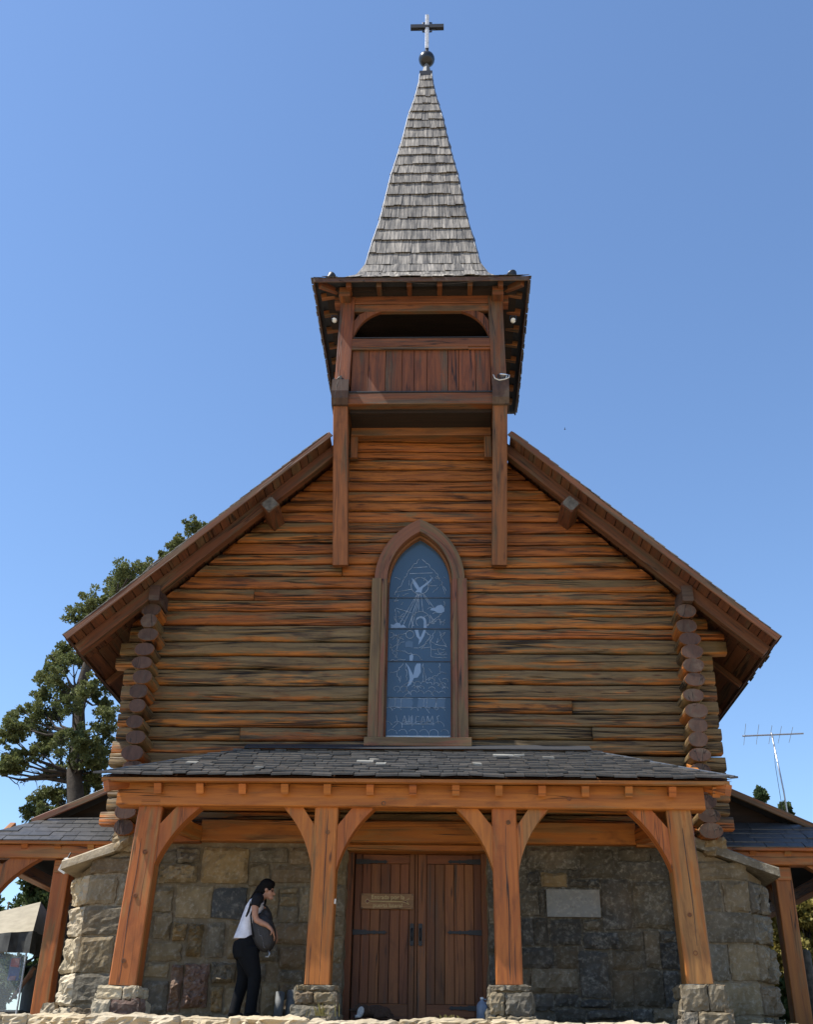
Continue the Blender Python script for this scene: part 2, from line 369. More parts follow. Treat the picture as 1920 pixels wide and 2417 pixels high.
def rough_block(mb, o, U, Wv, Nn, w, h, d, proud=.03, nx=4, nzv=3, seed=0., edge=.025, sharp=1.0):
    """rough-faced stone: face w x h spanned by U,Wv from corner o, standing proud along Nn; body goes back d"""
    cj = [[(nz(seed*3.1+a*5.7, b_*4.3, 2.2)*.11*min(w, h, .3), nz(seed*2.3+a*4.1, b_*6.1, 8.4)*.11*min(w, h, .3)) for b_ in (0, 1)] for a in (0, 1)]
    b = len(mb.v); o = Vector(o); U = Vector(U).normalized(); Wv = Vector(Wv).normalized(); Nn = Vector(Nn).normalized()
    for j in range(nzv+3):
        for i in range(nx+3):
            fx = min(max((i-1)/nx, 0), 1); fz = min(max((j-1)/nzv, 0), 1)
            border = i in (0, nx+2) or j in (0, nzv+2)
            x = fx*w; z = fz*h
            if border:
                dd = -d
            else:
                e = min(x, w-x, z, h-z); k = min(1, e/max(edge, 1e-4))
                dd = proud*(.35+.65*k)+proud*sharp*(nz(x*6+seed, z*6, seed*1.7)*.9+abs(nz(x*11+seed, z*11, seed*.7))*.8-.2+nz(x*27+seed, z*27, seed)*.4)*(.35+.65*k)
            jx = nz(seed+fz*4.3, i*.9, 3)*.022; jz = nz(seed+fx*4.3, j*.9, 9)*.022
            jx += sum(cj[a][c][0]*(fx if a else 1-fx)*(fz if c else 1-fz) for a in (0, 1) for c in (0, 1)); jz += sum(cj[a][c][1]*(fx if a else 1-fx)*(fz if c else 1-fz) for a in (0, 1) for c in (0, 1))
            if i <= 1: x += edge*.35*(1 if j in (0, 1, nzv+1, nzv+2) else 0)
            if i >= nx+1: x -= edge*.35*(1 if j in (0, 1, nzv+1, nzv+2) else 0)
            mb.v.append(tuple(o+U*(x+jx)+Wv*(z+jz)+Nn*dd))
    st = nx+3
    for j in range(nzv+2):
        for i in range(nx+2):
            q = (b+j*st+i, b+j*st+i+1, b+(j+1)*st+i+1, b+(j+1)*st+i)
            mb.face(q, [(i*.1, j*.1), (i*.1+.1, j*.1), (i*.1+.1, j*.1+.1), (i*.1, j*.1+.1)])
    return mb
x = -9.6
while x < 9.6:
    w = rng.uniform(.3, 1.1); d = rng.uniform(.34, .44)
    mb = MB(); top = -.142+rng.uniform(-.018, .012)
    rough_block(mb, (x, -2.6-rng.uniform(0, .05), -.42), (1, 0, 0), (0, 0, 1), (0, -1, 0), w-.008, .42+top, .05, .07, max(6, int(w*20)), 12, x, .02, 1.4)
    rough_block(mb, (x, -2.62, top-.01), (1, 0, 0), (0, 1, 0), (0, 0, 1), w-.004, d, .06, .022, max(6, int(w*18)), 8, x+50, .03, 2.)
    mb.build('edge_stone', 'stone_cream', terr); x += w

# ================================================================ church
church = empty('church', (0, 0, 0), label='log and stone chapel with a shingled spire and timber porch', category='church')
EX, EZ, SL = 5.455, 5.28, .934            # main roof eave half width, eave height, slope
RY = -.84                                 # rake front
def roof_z(x): return EZ+SL*(EX-abs(x))
# ---- log wall
LW = MB(); prism(LW, [(-4.25, 2.3), (4.25, 2.3), (4.25, 6.2), (0, 10.15), (-4.25, 6.2)], .15, .3)
logwall = LW.build('log_wall', 'dark_wood', church)
def wx(z):     # half width of the window surround at height z
    if z < 3.72 or z > 7.66: return 0
    if z < 6.54: return .74
    Rr = 1.206; dz = z-6.54
    return max(0, math.sqrt(max(0, Rr*Rr-dz*dz))-.486)-.02
def log_x(x0, x1, z0, z1, ends=(False, False), seed=0., yc=.07, ry=.105):
    """horizontal wall log between heights z0..z1, clipped under the roof slope"""
    mb = MB(); n = 16; L = x1-x0; seg = max(3, int(L/.22)); hh = (z1-z0)/2; zc = (z0+z1)/2; ex = 5.5
    for k in range(seg+1):
        xx = x0+L*k/seg
        for i in range(n):
            g = 2*math.pi*i/n; c, s = math.cos(g), math.sin(g)
            a = math.copysign(abs(s)**(2/ex), s); b = math.copysign(abs(c)**(2/ex), c)
            sc = 1.
            if (k == 0 and ends[0]) or (k == seg and ends[1]): sc = .93
            z = zc+a*(hh-.006)*sc
            z += nz(xx*.9, round(z*4)/4., 2.)*.016+nz(xx*3.1, seed+a, 5.)*.005
            bul = 1+.42*nz(xx*.55, seed, 4)+.22*nz(xx*2.3, seed+a*2, 8)
            y = yc-b*ry*sc*(bul if b > 0 else 1)
            if 0 < b: y += -.012*nz(xx*1.3, z*14, seed)
            xm = max(1.45, EX-(z+.2-EZ)/SL)
            X = xx
            if z > 5.2: X = max(-xm, min(xm, xx))
            mb.v.append((X, y, z))
    for k in range(seg):
        for i in range(n):
            j = (i+1) % n; q = (k*n+i, (k+1)*n+i, (k+1)*n+j, k*n+j)
            mb.face(q, [(mb.v[p][0], max(0, mb.v[p][2]-z0)*(.27/(z1-z0))) for p in q])
    mb.face(list(range(n)), [(0, mb.v[p][2]-z0) for p in range(n)])
    mb.face([seg*n+i for i in range(n)][::-1], [(0, mb.v[p][2]-z0) for p in range(n)])
    return mb
ZL = [9.054, 8.893, 8.692, 8.462, 8.26, 8.064, 7.874, 7.663, 7.466, 7.268, 7.055, 6.855, 6.646, 6.421, 6.214, 6.017, 5.77, 5.485, 5.239, 5.019, 4.748, 4.502, 4.305, 4.078, 3.863, 3.642, 3.43, 3.2, 2.98, 2.78, 2.56]
ZR = [9.028, 8.881, 8.676, 8.455, 8.271, 8.067, 7.855, 7.644, 7.436, 7.214, 7.006, 6.802, 6.589, 6.357, 6.14, 5.925, 5.712, 5.538, 5.287, 5.018, 4.784, 4.534, 4.316, 4.105, 3.9, 3.686, 3.45, 3.21, 2.98, 2.78, 2.56]
jl = {11: -1.296, 13: -2.733, 23: -2.763}; jr = {21: 2.388, 23: 2.674}
for i in range(len(ZL)-1):
    out_l = 4.72+.1*nz(i*3.1, 1)+(.14 if i in (17, 18) else 0)+(.05 if i in (25, 29) else 0); out_r = 4.64+.09*nz(i*2.7, 5)+(.24 if i in (16, 17) else 0)
    if ZL[i] > 6.3: out_l = out_r = 5.2
    za, zb = (ZL[i]+ZR[i])/2, (ZL[i+1]+ZR[i+1])/2
    if zb > 7.6:
        log_x(-out_l, out_r, zb, za, (False, False), i*7.1).build('log', 'log', logwall, True); continue
    w = min(wx(zb), wx(za)) if za < 7.7 else 0
    if za < 3.78:
        segs = [(-out_l, out_r, zb, za, (True, True))]
    else:
        segs = []
        j = jl.get(i)
        if j: segs += [(-out_l, j-.004, ZL[i+1], ZL[i], (True, False)), (j+.004, -w, ZL[i+1], ZL[i], (False, False))]
        else: segs += [(-out_l, -w, ZL[i+1], ZL[i], (ZL[i] < 5.6, False))]
        j = jr.get(i)
        if j: segs += [(w, j-.004, ZR[i+1], ZR[i], (False, False)), (j+.004, out_r, ZR[i+1], ZR[i], (False, True))]
        else: segs += [(w, out_r, ZR[i+1], ZR[i], (False, ZR[i] < 5.7))]
    for k, s in enumerate(segs): log_x(*s[:4], s[4], i*7.1+k*3.3).build('log', 'log', logwall, True)
for za, zb in ((9.04, 9.24), (9.24, 9.44), (9.44, 9.64)): log_x(-1.42, 1.42, za, zb, (False, False), za).build('log', 'log', logwall, True)
# ---- corner stacks: the side walls' logs end in front of the gable wall
LSZ = [5.86, 5.65, 5.42, 5.19, 4.95, 4.72, 4.5, 4.26, 4.01, 3.77, 3.53, 3.31, 3.09, 2.87, 2.66, 2.45]
LSX = [4.29, 4.29, 4.27, 4.31, 4.31, 4.27, 4.31, 4.29, 4.30, 4.25, 4.27, 4.24, 4.26, 4.25, 4.25, 4.26]
RSZ = [5.83, 5.6, 5.38, 5.17, 4.94, 4.72, 4.47, 4.23, 4.01, 3.79, 3.55, 3.33, 3.1, 2.88, 2.67, 2.46]
RSX = [4.2, 4.19, 4.22, 4.23, 4.22, 4.22, 4.17, 4.19, 4.19, 4.17, 4.16, 4.15, 4.18, 4.2, 4.2, 4.2]
for sgn, zs_, xs_ in ((-1, LSZ, LSX), (1, RSZ, RSX)):
    sw = box(MB(), *(sorted((sgn*4.19, sgn*4.13))[0], .2, 2.2), sorted((sgn*4.19, sgn*4.13))[1], 13.2, 6.2).build('side_wall', 'dark_wood', church)
    for i, z in enumerate(zs_):
        yf = -.47+rng.uniform(-.035, .035); rx = .148+rng.uniform(-.018, .028); rz = .112+rng.uniform(-.008, .01)
        n = 14; prof = [(rx*math.cos(2*math.pi*k/n)*(1+.1*nz(i*3.3+sgn, k*.8)), rz*math.sin(2*math.pi*k/n)*(1+.07*nz(i*5.3, k*.8, 2+sgn))) for k in range(n)]
        prof = [(a if abs(a) < rx else math.copysign(rx, a), max(-rz*.94, min(rz*.94, b))) for a, b in prof]
        mb = MB(); yy = [yf, yf+.02, .3, 1., 3., 6., 9.5, 13.2]
        for y in yy:
            for a, b in prof:
                k = .96 if y == yf else 1
                mb.v.append((sgn*xs_[i]+a*k+.01*nz(y*.7, i), y, z+b*k+.008*nz(y*.7, i, 5)))
        for a in range(len(yy)-1):
            for b in range(n):
                c = (b+1) % n; q = (a*n+b, a*n+c, (a+1)*n+c, (a+1)*n+b)
                mb.face(q, [(mb.v[p][1], mb.v[p][2]-z+.12) for p in q])
        mb.face(list(range(n))[::-1], [(a*.3, b) for a, b in prof][::-1])
        mb.build('log', 'log', sw, True)
        mb = MB(); m2 = [(sgn*xs_[i]+a*.97, z+b*.97) for a, b in prof]; prism(mb, m2[::-1], yf-.014, yf+.01)
        mb.build('log_end', 'logend', sw)
        mb = MB(); m2 = [(sgn*xs_[i]+a*1.01, z+b*1.01) for a, b in prof]; prism(mb, m2[::-1], yf-.009, yf+.012); mb.build('log_end_rim', 'strut', sw)
rearwall = prism(MB(), [(-4.25, 0), (4.25, 0), (4.25, 6.2), (0, 10.15), (-4.25, 6.2)], 13.0, 13.2).build('rear_wall', 'soffit', church)
# ---- main roof
th = math.atan(SL); cth, sth = math.cos(th), math.sin(th)
mb = MB()
for sgn in (-1, 1):
    pts = lambda d, y: [(sgn*EX, y, EZ-d/cth), (0, y, EZ+SL*EX-d/cth)]
    def PP(x, y, d): return (sgn*x, y, EZ+SL*(EX-x)-d/cth)
    for xa, xb, ya in ((EX, 1.53, RY), (1.53, 0, .3)):
        a0, a1, b0, b1 = PP(xa, ya, 0), PP(xb, ya, 0), PP(xa, 13.7, 0), PP(xb, 13.7, 0)
        c0, c1, d0, d1 = PP(xa, ya, .05), PP(xb, ya, .05), PP(xa, 13.7, .05), PP(xb, 13.7, .05)
        for q in ((a0, a1, b1, b0), (c0, c1, d1, d0), (a0, a1, c1, c0), (b0, b1, d1, d0), (a0, b0, d0, c0), (a1, b1, d1, c1)): mb.quad(q)
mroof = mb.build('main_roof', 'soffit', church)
mb = MB(); n = 34; LS_ = EX/cth
for sgn in (-1, 1):
    for k in range(n):
        s0 = k*LS_/n-.06; s1 = s0+LS_/n+.12
        y = RY-.03 if s1*cth < EX-1.5 else .25
        while y < 13.6:
            wdt = rng.uniform(.12, .26) if y < 1.2 else 2.6; yb = min(13.75, y+wdt); jj = rng.uniform(-.02, .02)
            def P(s, y, e): return (sgn*(EX-s*cth)+sgn*sth*e, y, EZ+s*sth+cth*e)
            p = [P(s0+jj, y, .028), P(s0+jj, yb-.006, .028), P(s1, yb-.006, .008), P(s1, y, .008)]
            q = [P(s0+jj, y, .010), P(s0+jj, yb-.006, .010), P(s1, yb-.006, .002), P(s1, y, .002)]
            i = len(mb.v); mb.v += p+q
            for f in ((0, 1, 2, 3), (0, 4, 5, 1), (0, 3, 7, 4), (1, 5, 6, 2)): mb.face([i+t for t in f], [(mb.v[i+t][1], mb.v[i+t][2]) for t in f])
            y = yb
mb.build('shingle_courses', 'shingle', mroof, kind='stuff')
for sgn in (-1, 1):
    def P(s, y, e): return Vector((sgn*(EX-s*cth)+sgn*sth*e, y, EZ+s*sth+cth*e))
    upv = Vector((sgn*sth, 0, cth))
    LT = (EX-1.54)/cth
    B1('barge_board', 'soffit', mroof, P(-.03, RY-.016, -.045), P(LT, RY-.016, -.045), .028, .105, up=upv, seg=10, wob=.012)
    s = 0.02
    while s < LT-.2:
        w = rng.uniform(.16, .22)
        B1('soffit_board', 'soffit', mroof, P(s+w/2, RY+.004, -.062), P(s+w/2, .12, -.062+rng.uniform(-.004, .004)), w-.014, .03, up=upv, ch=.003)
        s += w
    s = .02
    for k in range(14):
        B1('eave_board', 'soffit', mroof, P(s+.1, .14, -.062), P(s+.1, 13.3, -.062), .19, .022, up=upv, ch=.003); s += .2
        if s > 1.9: break
    B1('barge_rafter', 'soffit', mroof, P(-.01, -.47, -.165), P(LT, -.47, -.165), .17, .18, up=upv, seg=8, wob=.008)
    B1('eave_fascia', 'logend', mroof, P(-.02, RY, -.05), P(-.02, 13.6, -.05), .03, .1, up=upv)
    # purlins carrying the rake
    B1('purlin', 'soffit', mroof, (sgn*2.475, -.70, 7.64), (sgn*2.475, .2, 7.64), .23, .23, up=upv, ch=.012)
    B1('purlin_end', 'old_wood', mroof, (sgn*2.475, -.715, 7.64), (sgn*2.475, -.699, 7.64), .215, .19, up=upv, ch=.03)
    B1('wall_plate', 'logend', mroof, (sgn*4.23, -.6, 6.09), (sgn*4.23, 12, 6.09), .17, .26, ch=.015)
    for k in range(8): B1('rafter', 'soffit', mroof, P(-.0, 1.2+k*1.5, -.13), P(2.2, 1.2+k*1.5, -.13), .1, .11, up=upv)
# ---- lancet window
win = empty('window', (0, 0, 0)); win.parent = church; win['label'] = 'tall pointed window of leaded glass reflecting blue sky'
def arch(w, apex, n=14, spring=6.54):
    h = apex-spring; Rr = (h*h+w*w)/(2*w); cx = w-Rr
    return [(cx+Rr*math.cos(a), spring+Rr*math.sin(a)) for a in [math.asin(h/Rr)*k/n for k in range(n+1)]]
def arch_ring(mb, wo, ao, wi, ai, y0, y1, sides=(-1, 1)):
    for s in sides:
        o = arch(wo, ao); i = arch(wi, ai)
        for k in range(len(o)-1):
            a, b, c, d = [(s*p[0], p[1]) for p in (o[k], o[k+1], i[k+1], i[k])]
            u0, u1 = k*.09, k*.09+.09
            f = [(a[0], y0, a[1]), (b[0], y0, b[1]), (c[0], y0, c[1]), (d[0], y0, d[1])]
            mb.quad(f, [(u0, .25), (u1, .25), (u1, 0), (u0, 0)])
            mb.quad([(d[0], y0, d[1]), (c[0], y0, c[1]), (c[0], y1, c[1]), (d[0], y1, d[1])], [(u0, 0), (u1, 0), (u1, y1-y0), (u0, y1-y0)])
            mb.quad([(a[0], y0, a[1]), (b[0], y0, b[1]), (b[0], y1, b[1]), (a[0], y1, a[1])], [(u0, 0), (u1, 0), (u1, y1-y0), (u0, y1-y0)])
    return mb
for s in (-1, 1):
    arch_ring(MB(), .74, 7.65, .535, 7.42, -.135, .06, (s,)).build('arch_board', 'frame', win)
    jx = (.61, .82) if s < 0 else (.6, .8)
    B1('jamb_board', 'frame', win, (s*.575, -.04, 3.88), (s*.575, -.04, 6.545), .09, .2, up=(0, 1, 0), ch=.006, seg=6, wob=.006)
    B1('jamb_board', 'frame', win, (s*.70, -.05, 3.88), (s*.70, -.05, 6.55), .155, .2, up=(0, 1, 0), ch=.006, seg=6, wob=.006)
    B1('inner_jamb', 'belfry', win, (s*.52, .06, 3.9), (s*.52, .06, 6.54), .03, .12, up=(0, 1, 0), ch=.004)
arch_ring(MB(), .53, 7.41, .50, 7.37, .0, .14).build('inner_arch', 'strut', win)
B1('sill', 'frame', win, (-.82, -.09, 3.81), (.82, -.09, 3.81), .22, .14, seg=6, wob=.006)
B1('sill_flashing', 'white', win, (-.5, .08, 3.965), (.5, .08, 3.965), .07, .02, up=(0, -.5, 1), ch=.003)
YG = .11
def outline(w, apex): 
    a = arch(w, apex); return [(w, 3.94)]+a+[(-p[0], p[1]) for p in a[::-1]][1:]+[(-w, 3.94)]
pane_obj = prism(MB(), outline(.515, 7.39)[::-1], YG, YG+.02).build('glass_pane', 'glass', win)
def gp(X, Y): return ((X-450)*.00171, 6.5-(Y-560)*.00178)
def flat(pts, y0=YG-.004, y1=YG+.004, mat='paleglass', name='glass_piece'):
    P = [gp(*p) for p in pts]
    a = sum(P[i][0]*P[(i+1) % len(P)][1]-P[(i+1) % len(P)][0]*P[i][1] for i in range(len(P)))
    if a < 0: P = P[::-1]
    return prism(MB(), P, y0, y1).build(name, mat, win)
def strip(mb, pts, w=.0045, closed=False, y=YG-.006):
    P = [Vector(gp(*p)) for p in pts]
    if closed: P.append(P[0])
    for a, b in zip(P, P[1:]):
        d = (b-a)
        if d.length < 1e-5: continue
        d.normalize(); nn = Vector((-d.y, d.x))*w; a2, b2 = a-d*w*.5, b+d*w*.5
        i = len(mb.v)
        for p in (a2-nn, b2-nn, b2+nn, a2+nn): mb.v.append((p.x, y, p.y))
        mb.face((i, i+1, i+2, i+3), [(0, 0)]*4)
        for p in (a2-nn, b2-nn, b2+nn, a2+nn): mb.v.append((p.x, y+.004, p.y))
        for k in range(4):
            l = (k+1) % 4; mb.face((i+k, i+4+k, i+4+l, i+l), [(0, 0)]*4)
def circ(cx, cy, r, a0=0, a1=360, n=22): return [(cx+r*math.cos(R(a0+(a1-a0)*k/n)), cy-r*math.sin(R(a0+(a1-a0)*k/n))) for k in range(n+1)]
flat([(370, 465), (402, 490), (430, 535), (445, 565), (500, 525), (530, 505), (575, 452), (560, 490), (530, 525), (480, 565), (470, 590), (468, 618), (440, 610), (402, 612), (425, 585), (405, 560), (385, 520)])
flat([(550, 790), (565, 768), (600, 765), (620, 745), (660, 735), (685, 760), (690, 800), (660, 820), (620, 815), (590, 795)])
flat([(175, 930), (205, 935), (230, 912), (262, 918), (275, 945), (295, 930), (325, 962), (180, 967)])
flat([(415, 880), (430, 860), (465, 848), (500, 862), (515, 900), (520, 965), (490, 965), (492, 900), (480, 872), (450, 868), (428, 885)])
flat([(405, 985), (438, 985), (452, 1050), (462, 1055), (490, 985), (512, 985), (498, 1040), (465, 1100), (440, 1132), (450, 1080), (425, 1050)])
flat([(318, 1105), (345, 1090), (390, 1100), (388, 1160), (350, 1150), (318, 1155)], mat='hazeglass')
flat([(360, 1235), (385, 1215), (395, 1235), (390, 1282), (360, 1282)])
flat([(325, 1300), (360, 1345), (398, 1420), (412, 1340), (430, 1308), (465, 1308), (468, 1390), (440, 1440), (405, 1445), (375, 1505), (340, 1530), (365, 1450), (352, 1370)])
flat([(180, 1632), (385, 1636), (400, 1680), (385, 1715), (170, 1715)], mat='hazeglass'); flat([(450, 1632), (695, 1636), (690, 1715), (435, 1715)], mat='hazeglass')
cm = MB()
strip(cm, circ(450, 545, 85), .004); strip(cm, circ(462, 890, 87, -40, 220), .004); strip(cm, circ(465, 905, 48, -50, 230), .004); strip(cm, circ(360, 1030, 38), .004)
for a, b in [((425, 630), (265, 915)), ((432, 632), (300, 925)), ((440, 635), (345, 965)), ((446, 635), (378, 965)), ((440, 680), (440, 800)), ((462, 635), (482, 800)), ((480, 632), (545, 735)), ((490, 630), (590, 770)), ((215, 610), (370, 580)), ((525, 545), (615, 545)), ((225, 770), (375, 818)), ((545, 835), (600, 905)), ((665, 825), (520, 940)), ((350, 420), (575, 412)), ((380, 360), (520, 350))]:
    strip(cm, [a, b], .0035)
wr = random.Random(4)
def wander(p, q, n=7, j=9): return [(p[0]+(q[0]-p[0])*k/n+(wr.uniform(-j, j) if 0 < k < n else 0), p[1]+(q[1]-p[1])*k/n+(wr.uniform(-j, j) if 0 < k < n else 0)) for k in range(n+1)]
for p, q in [((205, 640), (300, 470)), ((300, 470), (330, 400)), ((330, 400), (440, 270)), ((690, 630), (660, 500)), ((660, 500), (580, 380)), ((580, 380), (470, 270)), ((200, 700), (240, 690)), ((215, 780), (230, 900)), ((690, 700), (690, 780)), ((640, 880), (690, 920)), ((560, 920), (640, 880)),
             ((170, 1060), (330, 1010)), ((180, 1010), (300, 1080)), ((170, 1160), (310, 1100)), ((220, 1250), (170, 1120)), ((180, 1280), (320, 1270)), ((210, 1190), (320, 1190)), ((250, 1030), (230, 1250)), ((510, 1000), (560, 1060)), ((560, 1050), (470, 1170)), ((400, 1160), (560, 1150)), ((560, 1100), (710, 1150)), ((600, 990), (560, 1090)), ((640, 1000), (700, 1140)), ((690, 1010), (620, 1110)), ((560, 1240), (710, 1255)), ((560, 1170), (690, 1175)), ((600, 1215), (710, 1220)), ((320, 1200), (420, 1220)), ((420, 1220), (480, 1270)), ((555, 1080), (560, 1240)),
             ((245, 1390), (300, 1310)), ((245, 1390), (270, 1470)), ((325, 1310), (335, 1470)), ((490, 1310), (485, 1480)), ((500, 1380), (515, 1470)), ((640, 1310), (650, 1400)), ((650, 1400), (510, 1470))]:
    strip(cm, wander(p, q), .0032)
for _ in range(70):
    X, Y = wr.uniform(185, 700), wr.choice((wr.uniform(430, 640), wr.uniform(690, 960), wr.uniform(1000, 1280), wr.uniform(1300, 1600)))
    if abs(X-440) < 75 and Y > 500: continue
    a_ = wr.uniform(0, 3.14); l_ = wr.uniform(30, 75); q_ = (min(705, max(180, X+l_*math.cos(a_))), Y+l_*math.sin(a_))
    strip(cm, wander((X, Y), q_, 5, 6), .0026)
def cobbles(x0, x1, y0, y1, s, sq=.75):
    y = y0; row = 0
    while y < y1:
        x = x0+(row % 2)*s*.5+wr.uniform(-8, 8)
        while x < x1:
            if wr.random() < .85: strip(cm, [(x+a*.5*s*.92+wr.uniform(-4, 4), y-b*s*.5*sq+wr.uniform(-3, 3)) for a, b in [(math.cos(R(g)), math.sin(R(g))) for g in range(wr.choice((-20, 10, 0)), wr.choice((160, 190, 250)), 28)]], .0032)
            x += s
        y += s*sq*.85; row += 1
cobbles(510, 715, 1470, 1620, 62); cobbles(240, 480, 1545, 1620, 64); cobbles(380, 520, 1500, 1560, 60)
cobbles(180, 720, 1745, 1790, 80, .7); cobbles(170, 720, 1885, 1960, 95, .9)
for Y in (1634, 1716): strip(cm, wander((175, Y), (395, Y), 6, 3), .0035); strip(cm, wander((445, Y), (700, Y), 6, 3), .0035)
for X in (235, 290, 500, 528, 612, 615): strip(cm, wander((X, 1634), (X-5, 1716), 4, 4), .003)
for L_ in ([(300, 1865), (322, 1790), (345, 1865)], [(310, 1840), (336, 1840)], [(362, 1790), (360, 1865), (395, 1865), (392, 1790)], [(378, 1800), (378, 1865)], [(455, 1800), (432, 1795), (422, 1830), (432, 1865), (458, 1862)], [(468, 1865), (492, 1792), (515, 1865)], [(480, 1842), (505, 1842)], [(530, 1865), (532, 1792), (556, 1850), (578, 1792), (590, 1865)], [(300, 1868), (595, 1866)], [(245, 1790), (260, 1860), (215, 1900)], [(640, 1790), (620, 1800), (632, 1860)]):
    strip(cm, L_, .004)
cm.build('came_lines', 'came', win, kind='stuff')
for Y in (668, 975, 1290, 1622):
    z = gp(0, Y)[1]; B1('saddle_bar', 'hazeglass' if Y > 1600 else 'lead', win, (-.505, YG-.014, z), (.505, YG-.014, z), .01, .009, ch=.002)

# ---- stone walls of the ground floor
stonewall = box(MB(), -4.2, .02, -.4, -1.03, .6, 2.34).build('stone_wall', 'mortar', church)
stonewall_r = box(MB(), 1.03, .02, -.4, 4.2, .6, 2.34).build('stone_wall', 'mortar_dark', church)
LS = [(-3.88, 2.03, -3.55, 2.22), (-3.54, 2.03, -3.2, 2.25), (-3.15, 1.75, -2.47, 2.25), (-2.45, 2.04, -1.91, 2.25), (-1.88, 2.03, -1.57, 2.25), (-3.78, 1.76, -3.21, 2.01), (-2.45, 1.74, -2.16, 2.02), (-2.11, 1.77, -1.54, 2.01), (-3.85, 1.36, -3.55, 1.69), (-3.49, 1.26, -2.96, 1.7), (-2.42, 1.31, -2.0, 1.69), (-1.98, 1.62, -1.74, 1.7), (-1.97, 1.46, -1.72, 1.6), (-1.69, 1.24, -1.52, 1.7), (-1.96, 1.23, -1.7, 1.43), (-3.77, 1.0, -3.52, 1.33), (-3.47, 0.97, -3.29, 1.2), (-3.26, 0.76, -3.05, 1.18), (-2.99, 0.75, -2.74, 1.2), (-2.67, 0.75, -2.42, 1.21), (-2.09, 0.95, -1.55, 1.21), (-2.39, 0.95, -2.12, 1.25), (-3.79, 0.7, -3.33, 0.93), (-1.91, 0.62, -1.55, 0.91), (-2.36, 0.71, -1.95, 0.9), (-3.81, 0.49, -3.49, 0.67), (-3.43, 0.05, -3.27, 0.64), (-3.25, 0.09, -2.9, 0.67), (-2.87, 0.42, -2.53, 0.68), (-2.34, 0.44, -2.11, 0.67), (-1.93, 0.44, -1.59, 0.6), (-2.49, 0.43, -2.36, 0.68), (-3.8, 0.01, -3.47, 0.45), (-2.84, 0.05, -2.68, 0.36), (-2.65, 0.03, -2.36, 0.36), (-2.14, -0.03, -1.91, 0.41), (-1.88, -0.02, -1.57, 0.41), (-2.33, -0.03, -2.16, 0.4), (-3.72, -0.12, -3.26, -0.02), (-3.23, -0.11, -2.85, 0.01), (-2.82, -0.11, -2.34, 0.02)]
RSs = [(1.61, 2.01, 2.34, 2.3), (2.38, 1.89, 2.87, 2.3), (2.93, 2.12, 3.39, 2.3), (2.91, 1.87, 3.61, 2.1), (3.41, 2.13, 3.64, 2.31), (1.6, 1.76, 1.77, 1.96), (1.8, 1.75, 2.17, 1.95), (2.2, 1.88, 2.36, 1.99), (2.2, 1.75, 2.45, 1.85), (2.47, 1.76, 2.63, 1.86), (1.44, 1.36, 1.74, 1.7), (1.76, 1.35, 1.84, 1.71), (2.66, 1.19, 3.06, 1.85), (3.1, 1.21, 3.63, 1.83), (1.5, 0.96, 1.66, 1.32), (1.68, 0.97, 1.88, 1.32), (1.91, 0.96, 2.33, 1.31), (2.37, 1.18, 2.62, 1.31), (2.36, 0.92, 2.85, 1.14), (2.9, 0.92, 3.19, 1.15), (3.21, 0.69, 3.41, 1.17), (3.45, 1.04, 3.66, 1.17), (3.43, 0.68, 3.66, 1.01), (1.5, 0.67, 1.94, 0.93), (1.97, 0.67, 2.26, 0.94), (1.62, 0.36, 2.25, 0.65), (2.29, 0.3, 2.7, 0.89), (2.75, 0.67, 3.17, 0.89), (2.73, 0.2, 3.01, 0.63), (3.03, 0.21, 3.41, 0.64), (3.44, 0.2, 3.64, 0.65), (1.43, 0.36, 1.59, 0.64), (1.61, 0.12, 1.9, 0.33), (1.93, 0.19, 2.25, 0.34), (1.92, 0.01, 2.33, 0.15), (2.35, 0.02, 2.95, 0.14), (2.98, 0.01, 3.24, 0.16), (3.26, 0.02, 3.64, 0.17), (2.28, 0.17, 2.69, 0.27)]
extra = []
for sx0, sx1 in ((-1.53, -1.04), (1.04, 1.42), (3.66, 3.98)):
    z = 0.
    while z < 2.2:
        h = min(rng.uniform(.22, .45), 2.3-z)
        if rng.random() < .5: extra.append((sx0, z, sx1, z+h-.03))
        else:
            m = sx0+(sx1-sx0)*rng.uniform(.35, .65); extra += [(sx0, z, m-.012, z+h-.03), (m+.012, z, sx1, z+h-.03)]
        z += h
ROUGH = {(-3.47, 0.97), (-3.26, 0.76), (-3.25, 0.09), (-2.84, 0.05), (-3.54, 2.03), (-3.43, .05), (-2.87, .42), (-3.78, 1.76)}
for i, (x0, z0, x1, z1) in enumerate(LS+RSs+extra):
    w, h = x1-x0, z1-z0; ro = (x0, z0) in ROUGH
    mb = rough_block(MB(), (x0, .012, z0), (1, 0, 0), (0, 0, 1), (0, -1, 0), w, h, .1, .095 if ro else rng.uniform(.035, .065), max(4, int(w/(.035 if ro else .05))), max(4, int(h/(.035 if ro else .05))), i*3.7, .014, 1.2 if ro else .75)
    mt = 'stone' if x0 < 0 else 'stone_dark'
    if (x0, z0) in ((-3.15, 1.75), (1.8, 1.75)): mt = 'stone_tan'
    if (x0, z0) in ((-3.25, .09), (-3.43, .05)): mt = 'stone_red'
    if (x0, z0) in ((-3.47, .97), (-2.84, .05), (-3.26, .76)): mt = 'stone_tan'  # paler stone stands in for sunlit patches on the wall
    mb.build('stone', mt, stonewall if x0 < 0 else stonewall_r)
